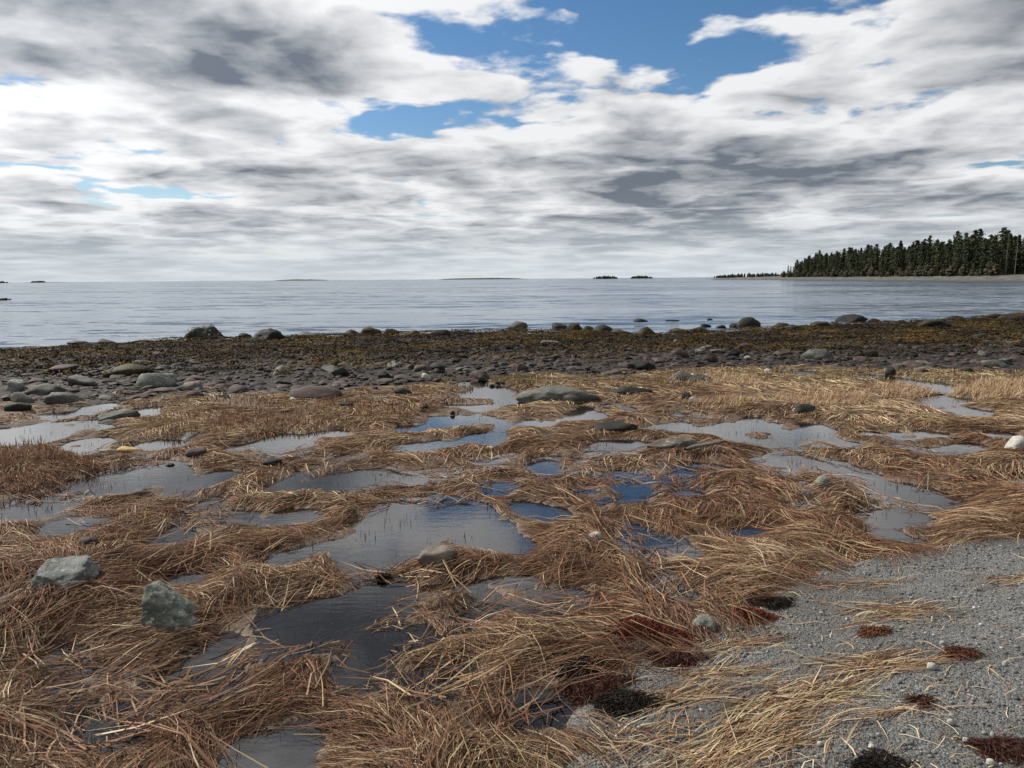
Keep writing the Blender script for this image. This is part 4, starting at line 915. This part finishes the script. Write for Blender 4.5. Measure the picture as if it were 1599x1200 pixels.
wrack('dark red brown seaweed trailing below the black heap', 930, 1085, 90, 36, BRN, 900)
wrack('thick black seaweed clump at the left tip of the gravel', 975, 1108, 84, 38, BLK, 1100)
wrack('flat dark seaweed strip above the straw drifts', 1056, 1036, 70, 20, BRN, 600)
wrack('dark maroon seaweed clump at the lower right corner', 1578, 1180, 70, 30, BRN, 900)
wrack('small dark seaweed scrap beside the lower straw', 1440, 1098, 24, 10, BRN, 160)
wrack('black seaweed at the bottom edge of the gravel', 1380, 1208, 72, 12, BLK, 500)
wrack('rusty seaweed scrap on the middle straw drift', 1366, 990, 34, 10, (0.11, 0.05, 0.025), 320)
wrack('thin reddish seaweed scrap right of the white pebble', 1505, 1026, 44, 8, (0.09, 0.035, 0.022), 220)
wrack('dark brown seaweed in the grass by the lower water', 862, 1120, 70, 26, BRN, 600)
wrack('black seaweed lump in the lower arm of the big pool', 606, 918, 36, 22, BLK, 500)
# pale driftwood board by the double pool
def driftwood():
    x, y, z = hit(1098, 708)
    V, F = [], []
    for k in range(9):
        t = k / 8; r = 0.032 * (1 - 0.5 * abs(t - 0.4)) * (1 + 0.15 * math.sin(9 * t))
        for j in range(8):
            a = 6.283 * j / 8
            V.append((-0.19 + 0.38 * t, 0.02 * math.sin(5 * t) + math.cos(a) * r, math.sin(a) * r * 0.55 + 0.05 + 0.05 * t))
    for k in range(8):
        for j in range(8): F.append((k * 8 + j, k * 8 + (j + 1) % 8, k * 8 + 8 + (j + 1) % 8, k * 8 + 8 + j))
    o = link('driftwood', mesh_np('driftwood', np.array(V), np.array(F), M['wood'])); o.location = (x, y, z); o.rotation_euler = (0, 0, 0.35)
    tag(o, 'short pale grey piece of driftwood in the grass right of centre', 'driftwood')
driftwood()

# ------------------------------------------------------------------ headland, its trees and the islands
def m_beach(g):
    n = g.noise(g.mapping(g.pos, (1, 1, 3)), 0.35, 6, 0.65); n2 = g.noise(g.pos, 2.5, 4, 0.7)
    c = g.mix(g.ramp(n, 0.38, 0.62), (0.050, 0.047, 0.043), (0.115, 0.110, 0.102)); c = g.mix(g.ramp(n2, 0.5, 0.7, 0, 0.6), c, (0.09, 0.08, 0.07))
    sp = g.new('ShaderNodeSeparateXYZ'); g.put(sp.inputs[0], g.pos)
    c = g.mix(g.ramp(sp.outputs[2], 0.25, 0.75, 0.85, 0), c, (0.045, 0.042, 0.032))
    c = g.mix(g.ramp(sp.outputs[2], 2.1, 2.8), c, (0.055, 0.048, 0.030))
    return g.princ(c, 0.8, g.bump(n2, 0.8, 0.3))
M['beach'] = material('headland_beach', m_beach)
def m_needles(g):
    c = g.mix(g.rand, (0.030, 0.044, 0.020), (0.085, 0.090, 0.042)); return g.princ(g.mix(g.ramp(g.noise(g.pos, 0.6, 3), 0.4, 0.6), c, (0.033, 0.040, 0.020)), 0.75, None, 0.2)
M['needles'] = material('spruce_needles', m_needles)
M['bark'] = material('bark', lambda g: g.princ(g.mix(g.rand, (0.085, 0.072, 0.060), (0.15, 0.135, 0.12)), 0.85))
M['brush'] = material('bare_brush', lambda g: g.princ(g.mix(g.rand, (0.085, 0.070, 0.048), (0.060, 0.062, 0.032)), 0.85))
M['farwood'] = material('far_wood', lambda g: g.princ((0.032, 0.042, 0.036), 0.9, None, 0.1))
M['farland'] = material('far_land', lambda g: g.princ((0.085, 0.085, 0.075), 0.9, None, 0.1))
# shoreline of the headland: (x, y) metres, from its low tip to beyond the right of the frame
TIP = [(186, 640), (190, 600), (196, 560), (200, 525), (199, 470), (196, 420), (192, 370), (188, 320), (183, 280), (181, 255), (182, 225), (190, 190), (215, 150), (260, 120)]
def shore_at(t):
    P = np.array(TIP, float) - np.array([14.0, 0.0]); seg = np.r_[0, np.cumsum(np.linalg.norm(np.diff(P, axis=0), axis=1))]
    u = np.asarray(t) * seg[-1]
    return np.stack([np.interp(u, seg, P[:, 0]), np.interp(u, seg, P[:, 1])], -1), seg[-1]
def headland():
    n = 150; T = np.linspace(0, 1, n); P, Ltot = shore_at(T)
    tan = np.gradient(P, axis=0); tan /= np.linalg.norm(tan, axis=1)[:, None]
    nor = np.stack([-tan[:, 1], tan[:, 0]], 1); nor[nor[:, 0] < 0] *= -1
    offs = np.array([-6, -1, 2, 5, 8, 11, 16, 30, 60, 110, 190, 320.0]); hs = np.array([-0.7, -0.12, 0.30, 0.75, 1.35, 1.95, 2.3, 3.0, 4.5, 6.5, 7, 6.0])
    low = sstep(T, 0.03, 0.20)
    V = []
    for i in range(n):
        for o, h in zip(offs, hs):
            hh = h if h <= 0 else h * (0.32 + 0.68 * low[i])
            j = (fbm(np.array([P[i, 0] * 0.12 + o * 0.1]), np.array([P[i, 1] * 0.12]), 5, 3)[0] - 0.5)
            V.append((*(P[i] + nor[i] * (o * (0.25 + 0.75 * low[i]) + j * 3)), hh + j * 0.35 * (o > 0)))
    m = len(offs); ids = np.arange(n * m).reshape(n, m)
    F = np.stack([ids[:-1, :-1], ids[:-1, 1:], ids[1:, 1:], ids[1:, :-1]], -1).reshape(-1, 4)
    tag(link('headland', mesh_np('headland', np.array(V), F, M['beach'])), kind='structure')
    return P, nor, Ltot
HP, HN, HL = headland()
def crown_mesh(seed, h, r, kind):
    """needle sprays on drooping whorls: small faces spread through the crown"""
    g = np.random.default_rng(seed); V, F = [], []
    bare = 0.10 if kind == 'spruce' else 0.22
    levels = 34
    for k in range(levels):
        t = bare + (1 - bare) * (k + g.uniform(-0.4, 0.4)) / levels
        if kind == 'spruce': rad = r * (1 - t) ** 0.75 * (0.55 + 0.5 * math.sin(7 * t + seed)) if False else r * ((1 - t) ** 0.8 * 0.95 + 0.05) * g.uniform(0.6, 1.15)
        else: rad = r * math.sin(math.pi * min(1, max(0.02, (t - bare) / (1 - bare) * 0.85 + 0.12))) ** 0.7 * g.uniform(0.7, 1.15)
        if g.random() < 0.10: continue
        for b in range(int(5 + 5 * rad / r)):
            a = g.uniform(0, 6.28); L = rad * g.uniform(0.6, 1.15)
            for s in range(3):
                q = (s + g.uniform(0, 0.8)) / 3; d = L * q
                cxx, cyy, czz = math.cos(a) * d, math.sin(a) * d, t * h - 0.32 * d + g.normal(0, 0.08)
                w = 0.36 * (1.1 - 0.6 * q) * g.uniform(0.7, 1.5)
                i = len(V)
                e1 = np.array([math.cos(a), math.sin(a), -0.35]) * w * 1.3; e2 = np.array([-math.sin(a), math.cos(a), g.normal(0, 0.4)]) * w; e3 = g.normal(0, 0.25, 3) - np.array([0, 0, 0.45 * w])
                c = np.array([cxx, cyy, czz])
                V += [c - e2, c + e1 + e3 * 0.5, c + e2, c - e1 * 0.4 + e3]
                F += [(i, i + 1, i + 2, i + 3)]
    i = len(V); V += [(-0.16, 0, 0.90 * h), (0.16, 0, 0.90 * h), (0.02, 0, 1.01 * h), (-0.02, 0.02, 1.01 * h)]; F += [(i, i + 1, i + 2, i + 3)]
    return mesh_np('crown', np.array(V, float), np.array(F), M['needles'], None, smooth=False)
def trunk_mesh(seed, h, r0, dead=False):
    g = np.random.default_rng(seed); V, F = [], []
    def limb(p0, p1, ra, rb):
        p0, p1 = np.array(p0, float), np.array(p1, float); d = p1 - p0; d /= np.linalg.norm(d)
        u = np.cross(d, (0.3, 0.9, 0.1)); u /= np.linalg.norm(u); v = np.cross(d, u); i = len(V)
        for p, rr in ((p0, ra), (p1, rb)):
            for k in range(5):
                a = 6.283 * k / 5; V.append(p + (u * math.cos(a) + v * math.sin(a)) * rr)
        for k in range(5): F.append((i + k, i + (k + 1) % 5, i + 5 + (k + 1) % 5, i + 5 + k))
    limb((0, 0, -0.6), (g.normal(0, 0.1), g.normal(0, 0.1), h * 0.55), r0, r0 * 0.6); limb(tuple(V[5] * 0 + V[5]), (0, 0, h), r0 * 0.55, r0 * 0.12)
    for k in range(34 if dead else 10):
        t = g.uniform(0.18, 0.95); a = g.uniform(0, 6.28); L = (1.7 if dead else 1.1) * (1.15 - t) * g.uniform(0.5, 1.2)
        limb((0, 0, t * h), (math.cos(a) * L, math.sin(a) * L, t * h + L * g.uniform(-0.3, 0.35)), 0.05, 0.02)
    return mesh_np('trunk', np.array(V), np.array(F), M['bark'], None, smooth=False)
TREES = []
for k in range(7): TREES.append((crown_mesh(300 + k, 1.0 * (13.0 + k * 0.5), 2.8 + 0.4 * (k % 3), 'spruce' if k < 5 else 'fir'), trunk_mesh(320 + k, 12.6 + k * 0.5, 0.17)))
SNAGS = [trunk_mesh(340 + k, 12.5 + k, 0.15, True) for k in range(3)]
BRUSH = []
for k in range(3):
    me = crown_mesh(360 + k, 3.2, 1.7, 'fir'); me = me.copy(); me.materials.clear(); me.materials.append(M['brush']); BRUSH.append((me, trunk_mesh(370 + k, 2.4, 0.06)))
def land_z(off): return float(np.interp(off, [0, 5, 11, 16, 30, 60, 110], [0, 0.75, 1.95, 2.3, 3.0, 4.5, 6.5]))
def plant_tree(name, label, cat, group, t, off, sc, crown, trunk, rz):
    i = min(int(t * (len(HP) - 1)), len(HP) - 2); f = t * (len(HP) - 1) - i
    p = HP[i] * (1 - f) + HP[i + 1] * f + HN[i] * off
    root = link(name, None); root.location = (p[0], p[1], land_z(off) - 0.25); root.rotation_euler = (0, 0, rz); root.scale = (sc * RNG.uniform(0.9, 1.15),) * 2 + (sc,)
    tag(root, label, cat, group)
    link('trunk', trunk, root)
    if crown is not None: link('crown', crown, root)
    return root
zones = [(0.205, 0.30, 'far tip of the headland'), (0.30, 0.45, 'left third of the headland'), (0.45, 0.60, 'middle of the headland'), (0.60, 0.80, 'right end of the headland')]
TR = {}
for row, (off, step) in enumerate(((15.0, 0.0056), (19.5, 0.0056), (25.0, 0.0062))):
    t = 0.205 + 0.002 * row
    while t < 0.66:
        zone = next((z for a, b, z in zones if a <= t < b), zones[-1][2])
        depth = ['front row', 'second row', 'third row', 'back row'][row]
        k = int(RNG.integers(0, 7))
        sc = RNG.uniform(0.80, 1.07) * (0.92 if row == 0 else 1.08) * (0.98 + 0.10 * float(sstep(t, 0.2, 0.60))) * (0.66 + 0.34 * float(sstep(t, 0.20, 0.245)))
        if RNG.random() < (0.16 if row < 2 else 0.07):
            TR.setdefault(('bare grey dead tree', depth, zone), []).append((-t, None)); o = plant_tree('dead_tree', None, None, None, t, off + RNG.normal(0, 1.4), sc * 1.05, None, SNAGS[k % 3], RNG.uniform(0, 6.28))
        else:
            TR.setdefault(('dark green spruce', depth, zone), []).append((-t, None)); o = plant_tree('spruce_tree', None, None, None, t, off + RNG.normal(0, 1.4), sc, TREES[k][0], TREES[k][1], RNG.uniform(0, 6.28))
        for key in (('bare grey dead tree', depth, zone), ('dark green spruce', depth, zone)):
            if key in TR and TR[key][-1][1] is None: TR[key][-1] = (o.location.x / o.location.y, o)
        t += step * RNG.uniform(0.7, 1.3) * (0.62 if t < 0.27 else 1.0)
t = 0.195
while t < 0.66:
    zone = next((z for a, b, z in zones if a <= t < b), zones[0][2])
    k = int(RNG.integers(0, 3))
    o = plant_tree('bare_shrub', None, None, None, t, 12.5 + RNG.normal(0, 0.7), RNG.uniform(0.8, 1.7), BRUSH[k][0], BRUSH[k][1], RNG.uniform(0, 6.28))
    TR.setdefault(('brownish low shrub', 'beach edge', zone), []).append((o.location.x / o.location.y, o))
    t += 0.0125 * RNG.uniform(0.6, 1.4)

for (what, depth, zone), items in TR.items():
    name_row(items, f'{what} from the left, {depth}, {zone}' if len(items) > 1 else f'{what}, {depth}, {zone}', 'shrub' if 'shrub' in what else 'tree', f'{what}s, {depth}, {zone}')
def deep_wood():
    """the wood behind the rows one can tell apart, read as one mass"""
    V, F, o = [], [], 0; g = np.random.default_rng(77)
    shapes = []
    for cm, _ in TREES[:5]:
        P = np.empty(len(cm.vertices) * 3, np.float32); cm.vertices.foreach_get('co', P); P = P.reshape(-1, 4, 3)[::2].reshape(-1, 3) * np.array([1.25, 1.25, 1.0])
        shapes.append(P)
    for k in range(360):
        t = 0.215 + 0.56 * g.random(); off = 28 + 50 * g.random() ** 1.3
        if off > 30 + 360 * (t - 0.2): continue
        i = min(int(t * (len(HP) - 1)), len(HP) - 2)
        p = HP[i] + HN[i] * off; P = shapes[k % 5]; a = g.uniform(0, 6.28); sc = g.uniform(0.98, 1.12)
        V.append(np.stack([(P[:, 0] * math.cos(a) - P[:, 1] * math.sin(a)) * sc + p[0], (P[:, 0] * math.sin(a) + P[:, 1] * math.cos(a)) * sc + p[1], P[:, 2] * sc + land_z(off) - 0.3], 1))
        F.append(np.arange(len(P)).reshape(-1, 4) + o); o += len(P)
    tag(link('spruce_wood', mesh_np('spruce_wood', np.vstack(V), np.vstack(F), M['needles'], smooth=False)), 'dark spruce wood filling the headland behind the edge trees', 'wood', kind='stuff')
deep_wood()
def far_island(px0, px1, py, dist, hland, hwood, label, wood_rng=(0.0, 1.0), seed=0):
    """a low island: a rounded ridge of land with a ragged wood on it; width from the photo, distance assumed"""
    xa = (px0 - PW / 2) / FPX * dist * 1.01; xb = (px1 - PW / 2) / FPX * dist * 1.01
    w = xb - xa; dep = max(w * 0.35, 40)
    n, m = 40, 9; V = []
    for i in range(n):
        for j in range(m):
            u, v = i / (n - 1), j / (m - 1)
            e = max(0, 1 - (2 * u - 1) ** 2) ** 0.5 * math.sin(math.pi * v)
            V.append(((u - 0.5) * w, (v - 0.5) * dep, hland * e * (0.7 + 0.6 * vnoise(np.array([u * 9.0]), np.array([v * 3.0]), seed)[0]) - 0.4))
    ids = np.arange(n * m).reshape(n, m)
    F = np.stack([ids[:-1, :-1], ids[1:, :-1], ids[1:, 1:], ids[:-1, 1:]], -1).reshape(-1, 4)
    o = link('island', mesh_np('island', np.array(V), F, M['farland'])); o.location = ((xa + xb) / 2, dist, 0); tag(o, kind='structure')
    o['label'] = label
    if hwood > 0:
        V, F = [], []; g = np.random.default_rng(seed + 5); cnt = int(np.clip(w / 0.9, 90, 420))
        for k in range(cnt):
            u = g.uniform(*wood_rng); v = g.normal(0.42, 0.12)
            x, y = (u - 0.5) * w * 0.94, (v - 0.5) * dep
            env = max(0.0, 1 - abs(2 * (u - wood_rng[0]) / (wood_rng[1] - wood_rng[0]) - 1) ** 4)
            h = hwood * (0.45 + 0.55 * env) * g.uniform(0.65, 1.15); r = h * g.uniform(0.16, 0.30); i = len(V)
            zb = hland * 0.3
            for a in range(5): V.append((x + math.cos(1.257 * a) * r, y + math.sin(1.257 * a) * r, zb))
            for a in range(5): V.append((x + math.cos(1.257 * a) * r * 0.9, y + math.sin(1.257 * a) * r * 0.9, zb + h * 0.55))
            V.append((x, y, zb + h))
            for a in range(5):
                b2 = (a + 1) % 5
                F += [(i + a, i + b2, i + 5 + b2), (i + a, i + 5 + b2, i + 5 + a), (i + 5 + a, i + 5 + b2, i + 10)]
        wd = link('wood', mesh_np('wood', np.array(V), np.array(F), M['farwood'], smooth=False), o); tag(wd, kind='stuff')
    return o
far_island(-30, 33, 441, 2200, 2.5, 7.5, 'dark wooded island cut by the left edge', (0.0, 0.96), 1)
far_island(52, 118, 441, 3000, 2.5, 7.0, 'low thin island right of the left edge island', (0.22, 0.55), 2)
far_island(436, 520, 438, 3600, 7.0, 2.5, 'faint low island left of centre on the horizon', (0.1, 0.6), 3)
far_island(686, 826, 436, 3000, 6.5, 4.5, 'long flat island at the centre of the horizon', (0.03, 0.95), 4)
far_island(922, 964, 435, 1900, 2.2, 7.5, 'left of two small wooded islands right of centre', (0.06, 0.98), 5)
far_island(978, 1020, 434, 1900, 2.2, 7.5, 'right of two small wooded islands right of centre', (0.08, 0.9), 6)
far_island(1096, 1290, 433, 1500, 3.0, 9.5, 'long low wooded point behind the headland', (0.05, 1.0), 7)
